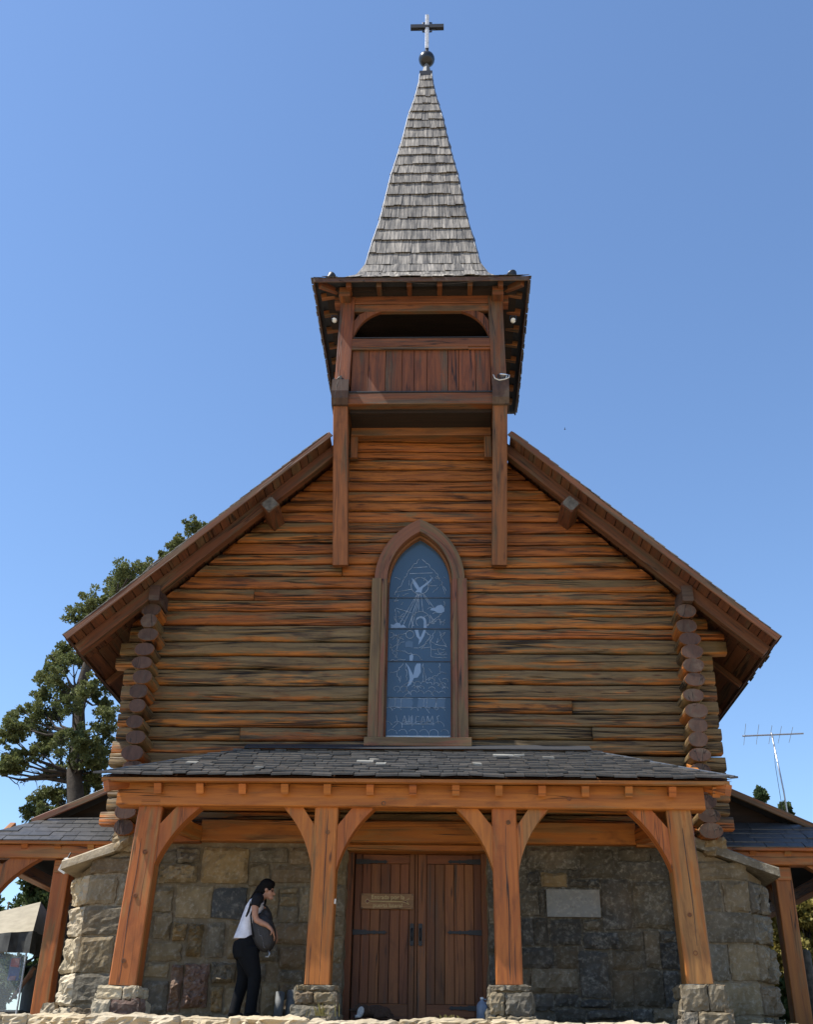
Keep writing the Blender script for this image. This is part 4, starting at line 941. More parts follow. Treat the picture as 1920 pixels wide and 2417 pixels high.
# ---- low porches along both flanks
def side_porch(s):
    fr = MB(); 
    sp = empty('side_porch', (0, 0, 0)); sp.parent = church
    XO, XI, Y0, Y1 = 6.95, 4.35, .62, 1.42     # outer eave, wall, front eave, gable line
    B1('front_beam', 'timber', sp, (s*4.4, .82, 2.31), (s*6.8, .82, 2.31), .22, .2, seg=4, wob=.008)
    B1('eave_board', 'timber', sp, (s*4.3, .66, 2.43), (s*6.95, .66, 2.43), .08, .05, ch=.004, seg=6, wob=.006)
    for k in range(5): B1('rafter', 'timber', sp, (s*(4.55+k*.52), .69, 2.37), (s*(4.55+k*.52), 1.4, 2.83), .1, .11)
    B1('side_porch_post', 'timber', sp, (s*5.52, .95, 0.0), (s*5.52, .95, 2.2), .25, .25, up=(0, 1, 0), seg=4, wob=.006)
    B1('cross_beam', 'timber', sp, (s*5.52, .8, 2.1), (s*5.52, 4., 2.1), .2, .18)
    B1('side_porch_post', 'timber', sp, (s*6.75, .85, 0.0), (s*6.75, .85, 2.25), .25, .25, up=(0, 1, 0))
    B1('side_beam', 'timber', sp, (s*6.75, .75, 2.31), (s*6.75, 10, 2.31), .2, .2)
    # curved braces on the front beam and behind the near post
    def br(xb, xt, y0, y1, zb=1.35, zt=2.215):
        d = abs(xt-xb); q = 1 if xt > xb else -1
        poly = bez((xb, zb), (xb+q*d*.24, zb+.55), (xt, zt), 8)+[(xt-q*d*.6, zt), (xb, zt-.25)]
        poly = [(s*a, b) for a, b in poly]
        A_ = sum(poly[i][0]*poly[(i+1) % len(poly)][1]-poly[(i+1) % len(poly)][0]*poly[i][1] for i in range(len(poly)))
        prism(MB(), poly[::-1] if A_ < 0 else poly, y0, y1).build('brace', 'timber', sp)
    br(6.62, 5.85, .76, .92); 
    # brace running back from the near post (in depth)
    mb = MB(); c = bez((1.07, 1.25), (1.2, 1.85), (1.85, 2.02), 8)+[(1.4, 2.02), (1.07, 1.75)]
    n = len(c)
    for dx in (-.08, .08): mb.v += [(s*5.52+dx, y, z) for y, z in c]
    mb.face(list(range(n)), [(z, y) for y, z in c]); mb.face(list(range(n, 2*n))[::-1], [(z, y) for y, z in c][::-1])
    for i in range(n): j = (i+1) % n; mb.face((i, n+i, n+j, j), [(i*.1, 0), (i*.1, .16), (i*.1+.1, .16), (i*.1+.1, 0)])
    mb.build('brace', 'timber', sp)
    # roof: front skirt, long slope down to the outer eave, dark gable
    sl = .455
    def zz(x): return 3.69-(x-XI)*sl if False else 2.46+(6.95-x)*sl
    zs_ = lambda y: 2.46+(y-Y0)*.6
    mb = MB(); XT = 6.2; zt = zs_(Y1)
    mb.quad([(s*4.3, Y0, 2.44), (s*6.95, Y0, 2.44), (s*XT, Y1, zt-.02), (s*4.3, Y1, zt-.02)])
    mb.quad([(s*6.95, Y0, 2.44), (s*6.95, 10, 2.44), (s*XT, 10, zt-.02), (s*XT, Y1, zt-.02)])
    top = 2.93+(XT-4.25)*.46
    mb.quad([(s*XT, Y1+.05, zt-.03), (s*XT, 10, zt-.03), (s*4.25, 10, top), (s*4.25, Y1+.05, top)])
    rf = mb.build('side_porch_roof', 'felt', sp)
    mb = MB(); mb.quad([(s*4.25, Y1+.3, 2.6), (s*XT, Y1+.3, zt-.05), (s*4.25, Y1+.3, top-.02)]); mb.build('gable_board', 'dark_wood', sp)
    B1('gable_barge', 'strut' if s > 0 else 'frame', sp, (s*(XT+.12), Y1-.04, zt-.05), (s*4.25, Y1-.04, top-.02), .05, .11, seg=5, wob=.008)
    rows = 5; dy = (Y1-Y0)/rows
    for rI in range(rows):
        y1 = Y0+rI*dy-.02; y0 = y1+dy*1.8; xo = 6.95-(y1-Y0)/(Y1-Y0)*(6.95-XT); x = 4.3
        while x < xo-.05:
            w = min(rng.uniform(.2, .36), xo-x); j = rng.uniform(-.015, .015); L_ = .018
            xs2 = lambda X, Y: min(X, 6.95-(Y-Y0)/(Y1-Y0)*(6.95-XT))
            P = [(x+.004, y1+j, zs_(y1)+L_), (x+w-.004, y1+j, zs_(y1)+L_), (xs2(x+w-.004, y0), y0, zs_(y0)), (xs2(x+.004, y0), y0, zs_(y0))]
            Q = [(p[0], p[1]+.002, p[2]-.018) for p in P]
            mb = MB(); mb.v = [(s*p[0], p[1], p[2]) for p in P+Q]
            for f in ((0, 1, 2, 3), (0, 4, 5, 1), (0, 3, 7, 4), (1, 5, 6, 2)): mb.face(f, [(mb.v[t][0]-s*x, mb.v[t][1]*2) for t in f])
            mb.build('slate', 'slate', rf); x += w
side_porch(-1); side_porch(1)

# ================================================================ things on and around the church
def text_obj(name, txt, size, mat, loc, parent, sx=1., ext=.001, space=1.):
    cu = bpy.data.curves.new(name, 'FONT'); cu.body = txt; cu.size = size; cu.extrude = ext; cu.align_x = 'CENTER'; cu.align_y = 'CENTER'; cu.space_character = space; cu.resolution_u = 3
    o = bpy.data.objects.new(name, cu); COL.objects.link(o); bpy.context.view_layer.update()
    me = bpy.data.meshes.new_from_object(o.evaluated_get(bpy.context.evaluated_depsgraph_get())); bpy.data.objects.remove(o)
    T = Matrix.Translation(loc) @ Matrix.Rotation(R(90), 4, 'X') @ Matrix.Diagonal((sx, 1, 1, 1)); me.transform(T)
    me.materials.clear(); me.materials.append(MT[mat]); o = bpy.data.objects.new(name, me); COL.objects.link(o); o.parent = parent
    return o
# wooden notice on the left door leaf
sg = empty('door_sign', (0, 0, 0), label='small carved wooden sign with a long arrow on the left door leaf', category='sign')
B1('board', 'signwood', sg, (-.815, .285, 1.567), (-.05, .285, 1.567), .022, .215, ch=.004)
YS = .2725
text_obj('upper_lettering', 'Entrada por la', .085, 'paint', (-.425, YS, 1.622), sg, 1.0)
text_obj('lower_lettering', 'puerta lateral', .078, 'paint', (-.425, YS, 1.508), sg, 1.02)
poly = [(-.755, 1.565), (-.725, 1.598), (-.70, 1.575), (-.67, 1.569), (-.22, 1.569), (-.17, 1.577), (-.115, 1.61), (-.145, 1.563), (-.115, 1.525), (-.17, 1.553), (-.22, 1.561), (-.67, 1.561), (-.70, 1.555), (-.725, 1.532)]
prism(MB(), poly[::-1], YS-.0015, YS+.002).build('arrow', 'redpaint', sg)
am = MB()
pts3 = [(x, z) for x, z in poly]+[poly[0]]
for (a, b), (c, d) in zip(pts3, pts3[1:]): tube(am, [(a, YS-.001, b), (c, YS-.001, d)], .0035, 5)
am.build('arrow_outline', 'paint', sg)
for sx, szz in ((-.8, 1.66), (-.065, 1.66), (-.8, 1.475), (-.065, 1.475)): lathe(MB(), (sx, YS-.001, szz), [(.008, -.003), (.008, .003)], 8, 'Y').build('screw', 'iron', sg)
# plaques
pq = box(MB(), 1.865, -.045, 1.34, 2.622, .03, 1.712).build('stone_plaque', 'plaque_grey', None, label='pale grey stone plaque set in the wall right of the door', category='plaque')
for i in range(9):
    if i in (3, 4): continue
    text_obj('engraved_letter', 'SE···CRE'[i % 8], .05, 'engrave', (1.99+i*.062, -.046, 1.575), pq)
for i, c in enumerate('III'): text_obj('engraved_letter', c, .05, 'engrave', (2.2+i*.028, -.046, 1.47), pq)
pq2 = rough_block(MB(), (-2.945, .0, 1.27), (1, 0, 0), (0, 0, 1), (0, -1, 0), .49, .41, .04, .03, 4, 4, 3., .012, .2).build('dark_plaque', 'plaque_dark', None, label='dark slate plaque on the stone wall behind the woman', category='plaque')
# ---- lamps
def floodlight(loc, aim, mat, label, r=.09, stand=None):
    t = empty('floodlight', loc, label=label, category='lamp', group='lamps on the belfry')
    q = Vector(aim).normalized().to_track_quat('Z', 'Y').to_matrix().to_4x4()
    mb = lathe(MB(), (0, 0, 0), [(r*.35, -r*1.2), (r*.5, -r), (r*.62, -r*.6), (r*.95, 0), (r, r*.15)], 14)
    o = mb.build('lamp_shade', mat, t, True); o.matrix_local = q
    mb = lathe(MB(), (0, 0, 0), [(r*.9, r*.1), (r*.5, r*.2), (.01, r*.22)], 14)
    o = mb.build('lens', 'white' if mat != 'iron' else 'glass', t, True); o.matrix_local = q
    if stand is not None:
        tube(MB(), [(-r*1.05, 0, 0), (-r*1.05, stand[1]*.5, stand[2]), (r*1.05, stand[1]*.5, stand[2]), (r*1.05, 0, 0)], .012, 6).build('bracket', 'iron', t)
    return t
floodlight(TW(-1.65, -.86, 12.30), (.5, .5, .8), 'iron', 'black floodlight on the left corner of the belfry roof', .09, (0, 0, -.15))
floodlight(TW(1.66, -.86, 12.29), (-.5, .35, .9), 'iron', 'round black floodlight on the right corner of the belfry roof', .105, (0, 0, -.15))
floodlight(TW(-1.60, -.45, 11.62), (-.35, -.55, -.75), 'white', 'white lamp under the left belfry eave', .05, (0, 0, .1))
floodlight(TW(1.68, -.45, 11.58), (.3, -.6, -.75), 'white', 'white lamp under the right belfry eave', .05, (0, 0, .1))
floodlight(TW(-1.45, -.6, 10.22), (-.5, -.35, .5), 'pipe', 'small grey lamp on the corbel under the left belfry post', .07, (0, 0, -.06))
floodlight(TW(1.46, -.62, 10.26), (.1, -.5, .65), 'chrome', 'round chrome lamp on the corbel under the right belfry post', .085, (0, 0, -.08))
tube(MB(), [TW(*p) for p in [(1.28, -.70, 10.2), (1.31, -.73, 10.1), (1.38, -.74, 10.06), (1.48, -.74, 10.08), (1.55, -.72, 10.13), (1.56, -.66, 10.22)]], .011, 6).build('lamp_cable', 'cable_w', None, True, label='white cable curling below the chrome lamp', category='cable')
tube(MB(), [TW(x, -1.05, 12.16-.22*(1-((x-.35)/1.2)**2)*(1 if abs(x-.35) < 1.2 else 0)) for x in [-.85+.15*k for k in range(17)]]+[TW(1.6, -1.0, 12.2)], .003, 5).build('hanging_wire', 'bark', None, True, label='thin wire sagging below the belfry eave', category='wire')
t = empty('box_floodlight', (-5.35, .5, 2.06), label='pale box floodlight hanging under the left side porch', category='lamp')
o = box(MB(), -.06, -.05, -.1, .06, .05, .1).build('housing', 'white', t); o.rotation_euler = (R(20), R(30), 0)
o = tube(MB(), [(0, 0, .08), (0.03, .05, .2)], .012).build('bracket', 'iron', t)
# ---- bits on the porch floor
t = empty('water_jug', (.91, -.3, -.02), label='blue grey plastic jug standing beside the door', category='jug')
lathe(MB(), (0, 0, 0), [(.06, 0), (.074, .015), (.074, .17), (.06, .21), (.025, .245), (.022, .262)], 16).build('jug_body', 'jug', t, True)
lathe(MB(), (0, 0, 0), [(.026, .258), (.026, .285)], 12).build('jug_cap', 'white', t, True)
tube(MB(), [(.05, 0, .215), (.07, 0, .235), (.055, 0, .262), (.02, 0, .255)], .009).build('jug_handle', 'jug', t, True)
for i, (x, h) in enumerate(((-1.865, .3), (-1.72, .33))):
    o = tube(MB(), [(x, -.22+.1*i, -.03), (x+.01, -.16+.1*i, h)], .062, 12).build('zinc_pipe', 'pipe', None, True, label=('left' if i == 0 else 'right')+' of two grey pipes standing behind the second porch post', category='pipe', group='grey pipes')
t = rough_block(MB(), (-5.42, .62, -.03), (1, 0, 0), (0, 0, 1), (0, -1, 0), .2, .2, .16, .07, 5, 5, 8., .09, 1.2).build('boulder', 'stone_cream', None, label='round pale stone at the foot of the left side porch post', category='stone')
B1('paper_scrap', 'white', None, (-1.035, -1.4, 1.29), (-1.03, -1.4, 1.35), .02, .06, label='scrap of white paper stuck to the second porch post')['category'] = 'paper'
# grass on the terrace edge
def grass(name, cx, cy, cz, n, r, h, mat, label):
    mb = MB()
    for i in range(n):
        a = rng.uniform(0, 6.28); d = rng.uniform(0, r); x, y = cx+d*math.cos(a), cy+d*.4*math.sin(a); hh = h*rng.uniform(.5, 1.2); lx = rng.uniform(-.6, .6)*hh
        p = [(x-.005, y, cz), (x+.005, y, cz), (x+lx*.45+.004, y, cz+hh*.65), (x+lx, y-.02, cz+hh)]
        mb.quad(p[:3]); mb.quad([p[0], p[2], p[3]])
    return mb.build(name, mat, None, kind='stuff', label=label, category='grass')
grass('grass_tuft', -1.03, -2.4, -.1, 26, .22, .13, 'grass', 'dry grass tuft on the terrace edge before the second post')
grass('grass_tuft', .48, -2.3, -.11, 40, .18, .05, 'grass', 'low yellow green tuft on the terrace edge before the door')
# ---- dog lying at the door
def ellipsoid(mb, c, r, n=10, m=8, rot=None):
    b = len(mb.v); q = Matrix.Rotation(rot[0], 3, rot[1]) if rot else Matrix.Identity(3)
    for j in range(m+1):
        th_ = math.pi*j/m
        for i in range(n):
            g = 2*math.pi*i/n; p = q @ Vector((r[0]*math.sin(th_)*math.cos(g), r[1]*math.sin(th_)*math.sin(g), r[2]*math.cos(th_)))
            mb.v.append((c[0]+p.x, c[1]+p.y, c[2]+p.z))
    for j in range(m):
        for i in range(n):
            k = (i+1) % n; mb.face((b+j*n+i, b+(j+1)*n+i, b+(j+1)*n+k, b+j*n+k), [(0, 0)]*4)
    return mb
def fuse(mb, name, mat, parent, voxel, smooth_it=4):
    o = mb.build(name+'_src', mat, None); md = o.modifiers.new('r', 'REMESH'); md.mode = 'VOXEL'; md.voxel_size = voxel; md.use_smooth_shade = True
    sm = o.modifiers.new('s', 'SMOOTH'); sm.iterations = smooth_it; sm.factor = .5
    bpy.context.view_layer.update(); me = bpy.data.meshes.new_from_object(o.evaluated_get(bpy.context.evaluated_depsgraph_get())); me.name = name
    old = o.data; bpy.data.objects.remove(o); bpy.data.meshes.remove(old)
    r = bpy.data.objects.new(name, me); COL.objects.link(r); r.parent = parent
    if not me.materials: me.materials.append(MT[mat])
    return r
dog = empty('dog', (-.62, -.35, -.02), label='brown and white dog curled up at the foot of the door', category='dog')
mb = MB(); ellipsoid(mb, (.1, 0, .085), (.17, .1, .085)); ellipsoid(mb, (.22, -.02, .075), (.09, .09, .075)); ellipsoid(mb, (-.06, -.01, .09), (.09, .085, .085)); ellipsoid(mb, (-.13, -.02, .12), (.06, .055, .06), rot=(.5, 'Y')); ellipsoid(mb, (-.2, -.03, .1), (.055, .032, .03)); ellipsoid(mb, (-.125, .03, .165), (.018, .012, .03)); ellipsoid(mb, (-.125, -.06, .165), (.018, .012, .03))
tube(mb, [(.26, -.05, .05), (.15, -.1, .02), (.08, -.12, .02)], [.04, .03, .025]); tube(mb, [(.3, .02, .05), (.34, -.06, .03), (.25, -.13, .02)], [.025, .02, .012]); tube(mb, [(-.06, -.06, .07), (-.12, -.1, .02), (-.2, -.12, .018)], [.035, .026, .022])
fuse(mb, 'dog_body', 'brown_fur', dog, .012)
mb = MB(); ellipsoid(mb, (-.1, -.085, .075), (.05, .03, .075), rot=(.25, 'Y')); tube(mb, [(-.1, -.1, .06), (-.11, -.12, .02), (-.17, -.13, .018)], [.03, .026, .022]); fuse(mb, 'dog_chest', 'white_fur', dog, .01)
ellipsoid(MB(), (-.252, -.03, .107), (.012, .012, .01)).build('dog_nose', 'nose', dog, True)
# ================================================================ the woman with the bag
wm = empty('person', (-2.26, -.75, zfl(-.75)), label='woman in black trousers and white top with black sleeves walking past the wall', category='person')
def loft(mb, rings, n=14):
    """rings: (x,y,z, r along the plane of travel, r sideways)"""
    b = len(mb.v); m = len(rings)
    for k, (x, y, z, ra, ry) in enumerate(rings):
        p0 = Vector(rings[max(k-1, 0)][:3]); p1 = Vector(rings[min(k+1, m-1)][:3]); t = (p1-p0).normalized()
        sd = Vector((0, 1, 0)); a = sd.cross(t).normalized(); sd = t.cross(a).normalized()
        for i in range(n):
            g = 2*math.pi*i/n; mb.v.append(tuple(Vector((x, y, z))+a*ra*math.cos(g)+sd*ry*math.sin(g)))
    for k in range(m-1):
        for i in range(n):
            j = (i+1) % n; mb.face((b+k*n+i, b+k*n+j, b+(k+1)*n+j, b+(k+1)*n+i), [(0, 0)]*4)
    mb.face([b+i for i in range(n)][::-1], [(0, 0)]*n); mb.face([b+(m-1)*n+i for i in range(n)], [(0, 0)]*n)
    return mb
HX = .285       # pose coordinates are measured from the photo's left edge of the figure
def Q(X, Y, y): return ((X-330)*.000866, y, (2110-Y)*.000866)
def rg(X, Y, y, ra, ry): return Q(X, Y, y)+(ra, ry)
body = MB()
# trunk, neck, head
loft(body, [rg(325, 1180, 0, .15, .15), rg(290, 1000, 0, .125, .14), rg(310, 800, 0, .10, .125), rg(370, 620, 0, .105, .14), rg(430, 470, 0, .09, .15), rg(480, 400, 0, .06, .07), rg(530, 360, 0, .048, .052), rg(570, 320, 0, .05, .055)])
ellipsoid(body, Q(575, 240, 0), (.093, .075, .11), rot=(.25, 'Y')); ellipsoid(body, Q(610, 320, 0), (.065, .056, .085), rot=(.2, 'Y')); ellipsoid(body, Q(640, 395, 0), (.034, .036, .034)); ellipsoid(body, Q(690, 335, 0), (.018, .014, .026), rot=(-.4, 'Y')); ellipsoid(body, Q(668, 385, 0), (.014, .022, .009)); ellipsoid(body, Q(672, 405, 0), (.012, .02, .009)); ellipsoid(body, Q(575, 285, -.072), (.022, .012, .032))
# near arm, bent round the bag; far arm under it
loft(body, [rg(450, 430, -.16, .055, .055), rg(440, 560, -.19, .05, .05), rg(450, 690, -.2, .044, .046), rg(480, 760, -.2, .042, .042), rg(560, 800, -.21, .04, .038), rg(660, 840, -.21, .031, .03), rg(720, 890, -.2, .024, .026)], 12)
loft(body, [rg(480, 430, .15, .05, .05), rg(500, 600, .19, .045, .045), rg(560, 740, .19, .04, .04), rg(680, 840, .12, .034, .034), rg(750, 900, .06, .025, .026)], 12)
loft(body, [rg(715, 885, -.2, .022, .03), rg(745, 925, -.19, .02, .042), rg(765, 965, -.17, .014, .04)], 10)
for k, yy in enumerate((-.20, -.18, -.16, -.14)): tube(body, [Q(755, 950, yy), Q(775+(2 if k in (1, 2) else 0)*4, 1000+(k in (1, 2))*12, yy+.01), Q(765, 1045+(k in (1, 2))*14, yy+.035)], [.0095, .009, .007], 7)
tube(body, [Q(730, 905, -.225), Q(735, 950, -.235), Q(720, 985, -.225)], [.0105, .0095, .008], 7)
loft(body, [rg(750, 905, .06, .02, .035), rg(772, 960, .05, .016, .04)], 10)
for k, yy in enumerate((.02, .04, .06, .08)): tube(body, [Q(770, 955, yy), Q(785, 1010, yy), Q(770, 1060+(k in (1, 2))*12, yy-.01)], [.0095, .009, .007], 7)
# legs inside the trousers, feet
loft(body, [rg(360, 1180, -.08, .1, .085), rg(470, 1500, -.09, .065, .065), rg(480, 1800, -.09, .05, .05), rg(475, 2050, -.09, .036, .036)], 12)
loft(body, [rg(300, 1180, .08, .1, .085), rg(285, 1560, .09, .065, .065), rg(225, 1850, .09, .05, .05), rg(190, 2040, .09, .036, .036)], 12)
fuse(body, 'body', 'skin', wm, .0075, 3)
tr = MB()
loft(tr, [rg(272, 1000, 0, .15, .165), rg(305, 1080, 0, .185, .18), rg(315, 1180, 0, .19, .185), rg(325, 1290, 0, .165, .18)], 18)
loft(tr, [rg(345, 1180, -.085, .165, .1), rg(400, 1330, -.09, .135, .095), rg(470, 1480, -.095, .105, .088), rg(500, 1580, -.095, .09, .08), rg(492, 1750, -.095, .083, .076), rg(480, 1920, -.095, .076, .072), rg(472, 2085, -.095, .08, .075)], 14)
loft(tr, [rg(290, 1180, .085, .15, .1), rg(300, 1350, .09, .125, .095), rg(300, 1520, .095, .1, .086), rg(280, 1640, .095, .088, .08), rg(240, 1800, .095, .08, .074), rg(205, 1950, .095, .074, .07), rg(182, 2090, .095, .08, .074)], 14)
fuse(tr, 'trousers', 'trousers', wm, .011, 3)
for X, y in ((500, -.095), (215, .095)):
    mb = MB(); ellipsoid(mb, Q(X, 2085, y), (.105, .045, .035)); ellipsoid(mb, Q(X-75, 2080, y), (.05, .04, .04)); fuse(mb, 'shoe', 'sleeve', wm, .01)
sh_ = MB()
loft(sh_, [rg(278, 1025, 0, .155, .175), rg(280, 990, 0, .148, .17), rg(292, 900, 0, .128, .155), rg(312, 800, 0, .118, .145), rg(345, 690, 0, .118, .15), rg(385, 580, 0, .122, .16), rg(425, 490, 0, .11, .165), rg(470, 420, 0, .075, .11), rg(500, 395, 0, .055, .065)], 18)
fuse(sh_, 'shirt', 'shirt', wm, .009, 2)
for y in (-1, 1):
    sl_ = MB(); ellipsoid(sl_, Q(465, 430, y*.12), (.085, .062, .075)); loft(sl_, [rg(470, 385, y*.085, .07, .05), rg(460, 440, y*.155, .078, .066), rg(448, 510, y*.185, .073, .066), rg(440, 560, y*.195, .068, .062)], 14)
    fuse(sl_, 'sleeve', 'sleeve', wm, .009, 2)
hr = MB()
ellipsoid(hr, Q(562, 222, 0), (.108, .09, .108), rot=(.25, 'Y')); ellipsoid(hr, Q(505, 270, 0), (.075, .082, .1)); ellipsoid(hr, Q(640, 190, 0), (.052, .074, .05), rot=(.6, 'Y'))
loft(hr, [rg(480, 230, 0, .055, .06), rg(420, 330, 0, .05, .055), rg(355, 430, 0, .045, .055), rg(285, 540, 0, .038, .05), rg(225, 640, 0, .028, .038), rg(190, 700, 0, .012, .02)], 12)
fuse(hr, 'hair', 'hair', wm, .009, 2)
tube(MB(), [Q(352, 480, -.12), Q(352, 560, -.15), Q(330, 640, -.155), Q(300, 705, -.14)], [.014, .016, .016, .012], 8).build('sleeve_tie', 'sleeve', wm, True)
for y in (-.052,): ellipsoid(MB(), Q(668, 312, y), (.012, .006, .007)).build('eye', 'hair', wm, True)
ellipsoid(MB(), Q(665, 292, -.052), (.02, .006, .005)).build('eyebrow', 'hair', wm, True)
bag = empty('handbag', (-2.26, -.75, zfl(-.75)), label='large dark woven shoulder bag held under the woman\'s arm', category='bag')
bb = MB(); ellipsoid(bb, Q(590, 930, -.1), (.165, .10, .26), 16, 12, rot=(-.28, 'Y')); ellipsoid(bb, Q(640, 1060, -.1), (.12, .09, .13), 14, 10); ellipsoid(bb, Q(610, 720, -.06), (.085, .08, .14), 12, 10, rot=(-.2, 'Y'))
fuse(bb, 'bag_body', 'bag', bag, .012, 3)
tube(MB(), [Q(560, 480, -.16), Q(420, 560, -.205), Q(385, 700, -.215), Q(410, 850, -.19), Q(440, 1000, -.16)], .011, 6).build('strap', 'sleeve', bag, True)
tube(MB(), [Q(560, 520, -.15), Q(620, 560, -.12), Q(680, 650, -.1), Q(700, 800, -.1)], .013, 6).build('strap', 'sleeve', bag, True)
st = MB()
for k in range(26):
    a = k/25; ellipsoid(st, Q(520+a*120, 900+a*250+30*math.sin(a*9), -.205+.02*abs(a-.4)), (.004, .004, .004), 5, 4)
st.build('studs', 'stud', bag, kind='stuff')
tube(MB(), [Q(690, 1200, -.15), Q(720, 1240, -.17), Q(700, 1290, -.16), Q(650, 1280, -.16)], .012, 6).build('keyring', 'stud', bag, True)

# ================================================================ stall, antenna, post, bird
ks = empty('market_stall', (-8.2, 4.6, .1), label='stall with beige canvas canopy and clear plastic sides beyond the left side porch', category='stall')
mb = MB(); 
def cn(x, y, z): return (x, y, z)
x0, x1, y0, y1 = -1.6, 1.35, -.9, 1.6; zE, zR = 1.27, 2.05; cx_, cy_ = .95, .35
mb.quad([(x0, y0, zE-.12), (x1, y0, zE+.12), (cx_, cy_, zR)]); mb.quad([(x1, y0, zE+.12), (x1, y1, zE), (cx_, cy_, zR)]); mb.quad([(x1, y1, zE), (x0, y1, zE), (cx_, cy_, zR)]); mb.quad([(x0, y1, zE), (x0, y0, zE-.12), (cx_, cy_, zR)])
mb.build('canopy', 'canvas', ks)
mb = MB(); n = 24
for (ax, ay, az), (bx, by, bz) in (((x0, y0, zE-.12), (x1, y0, zE+.12)), ((x1, y0, zE+.12), (x1, y1, zE))):
    pr = None
    for k in range(n+1):
        f = k/n; wv = .03*math.sin(k*1.9)+.02*math.sin(k*.7); X, Y, Z = ax+(bx-ax)*f, ay+(by-ay)*f-wv if ay == by else ay+(by-ay)*f, az+(bz-az)*f
        c = ((X+(wv if ay != by else 0), Y, Z-.0), (X+(wv*1.6 if ay != by else 0), Y-(wv*.8 if ay == by else 0), min(Z-.2, 1.02+.02*f)))
        if pr: mb.quad([pr[0], c[0], c[1], pr[1]])
        pr = c
mb.build('valance', 'valance', ks)
for px_, py_ in ((-1.5, -.85), (1.28, -.85), (1.28, 1.5), (.12, -.85)): tube(MB(), [(px_, py_, -.05), (px_, py_, 1.25)], .018).build('pole', 'mottled_silver', ks)
box(MB(), -1.5, -.86, .1, 1.28, -.855, 1.05).build('plastic_sheet', 'plastic', ks)
box(MB(), -1.55, -.8, -.1, 1.3, -.2, .13).build('counter', 'valance', ks)
for i, (x, c, h) in enumerate(((.28, 'red', .3), (.42, 'white', .3), (.54, 'red', .26), (.66, 'pink', .3), (.78, 'valance', .2))):
    o = lathe(MB(), (-8.2+x, 4.6-.55, .23), [(.05, 0), (.055, h*.7), (.03, h), (.02, h)], 10).build('bottle', c, None, True, label=('leftmost red', 'white', 'right red', 'pink', 'small dark')[i]+' bottle on the counter of the stall', category='bottle', group='goods on the stall counter')
hb = box(MB(), -7.38, 4.3, .72, -7.2, 4.33, 1.12, .02).build('hanging_scarf', 'blue', None, label='red and blue printed scarf hanging inside the stall', category='scarf')
box(MB(), -7.36, 4.28, .95, -7.22, 4.3, 1.1, .01).build('red_panel', 'red', hb); box(MB(), -7.35, 4.275, .74, -7.24, 4.3, .8, .01).build('pink_panel', 'pink', hb)
v2 = empty('person', (-7.15, 5.2, .15), label='stallholder in a grey shirt leaning behind the plastic sheet of the stall', category='person')
mb = MB(); loft(mb, [(-.1, 0, 0, .12, .14), (-.1, 0, .45, .14, .17), (-.02, 0, .8, .13, .2), (.05, 0, .98, .06, .08), (.08, 0, 1.06, .05, .06)]); ellipsoid(mb, (.12, 0, 1.18, ), (.09, .08, .12)); tube(mb, [(-.02, -.2, .85), (-.16, -.25, .6), (-.3, -.3, .35)], [.055, .045, .035]); ellipsoid(mb, (-.33, -.31, .3), (.03, .03, .05))
fuse(mb, 'body', 'skin', v2, .015)
mb = MB(); loft(mb, [(-.1, 0, .02, .15, .17), (-.1, 0, .45, .16, .19), (-.02, 0, .8, .15, .215), (.03, 0, .93, .09, .13)]); ellipsoid(mb, (-.05, -.19, .8), (.08, .07, .09)); fuse(mb, 'shirt', 'pipe', v2, .015)
ellipsoid(MB(), (.1, 0, 1.23), (.1, .09, .1)).build('hair', 'hair', v2, True)
an = empty('antenna', (8.22, 9, 2.9), label='thin television antenna on a tall mast beyond the right side roof', category='antenna')
tube(MB(), [(.04, 0, 0), (0, 0, 2.4), (-.09, 0, 3.8)], .02, 8).build('mast', 'aluminium', an, True)
tube(MB(), [(-.78, 0, 3.71), (.66, 0, 3.78)], .02, 6).build('boom', 'aluminium', an)
for i, x in enumerate((-.72, -.42, -.12, .1, .36)):
    l = .95-.06*i; tube(MB(), [(x-.22*l, -l, 3.74-.02), (x+.22*l, l, 3.74+.02)], .006, 5).build('element', 'aluminium', an)
tube(MB(), [(-.07, -.03, 3.7), (-.12, -.04, 3.0), (-.1, -.03, 2.0), (.02, -.03, 1.2)], .006, 5).build('lead_wire', 'iron', an, True)
lathe(MB(), (6.33, 3., 0), [(.1, .0), (.1, 1.2), (.085, 1.25), (.04, 1.27)], 10).build('wooden_post', 'old_wood', None, True, label='weathered grey wooden post right of the side porch', category='post')
bd = empty('bird', (2.29, -2., 8.25), label='tiny dark bird against the sky right of the belfry', category='bird')
mb = MB(); ellipsoid(mb, (0, 0, 0), (.014, .008, .008), 8, 6); mb.quad([(0, .0, .003), (.006, .03, .012), (-.008, .028, .012)]); mb.quad([(0, .0, .003), (.006, -.03, .012), (-.008, -.028, .012)]); mb.build('bird_body', 'iron', bd)

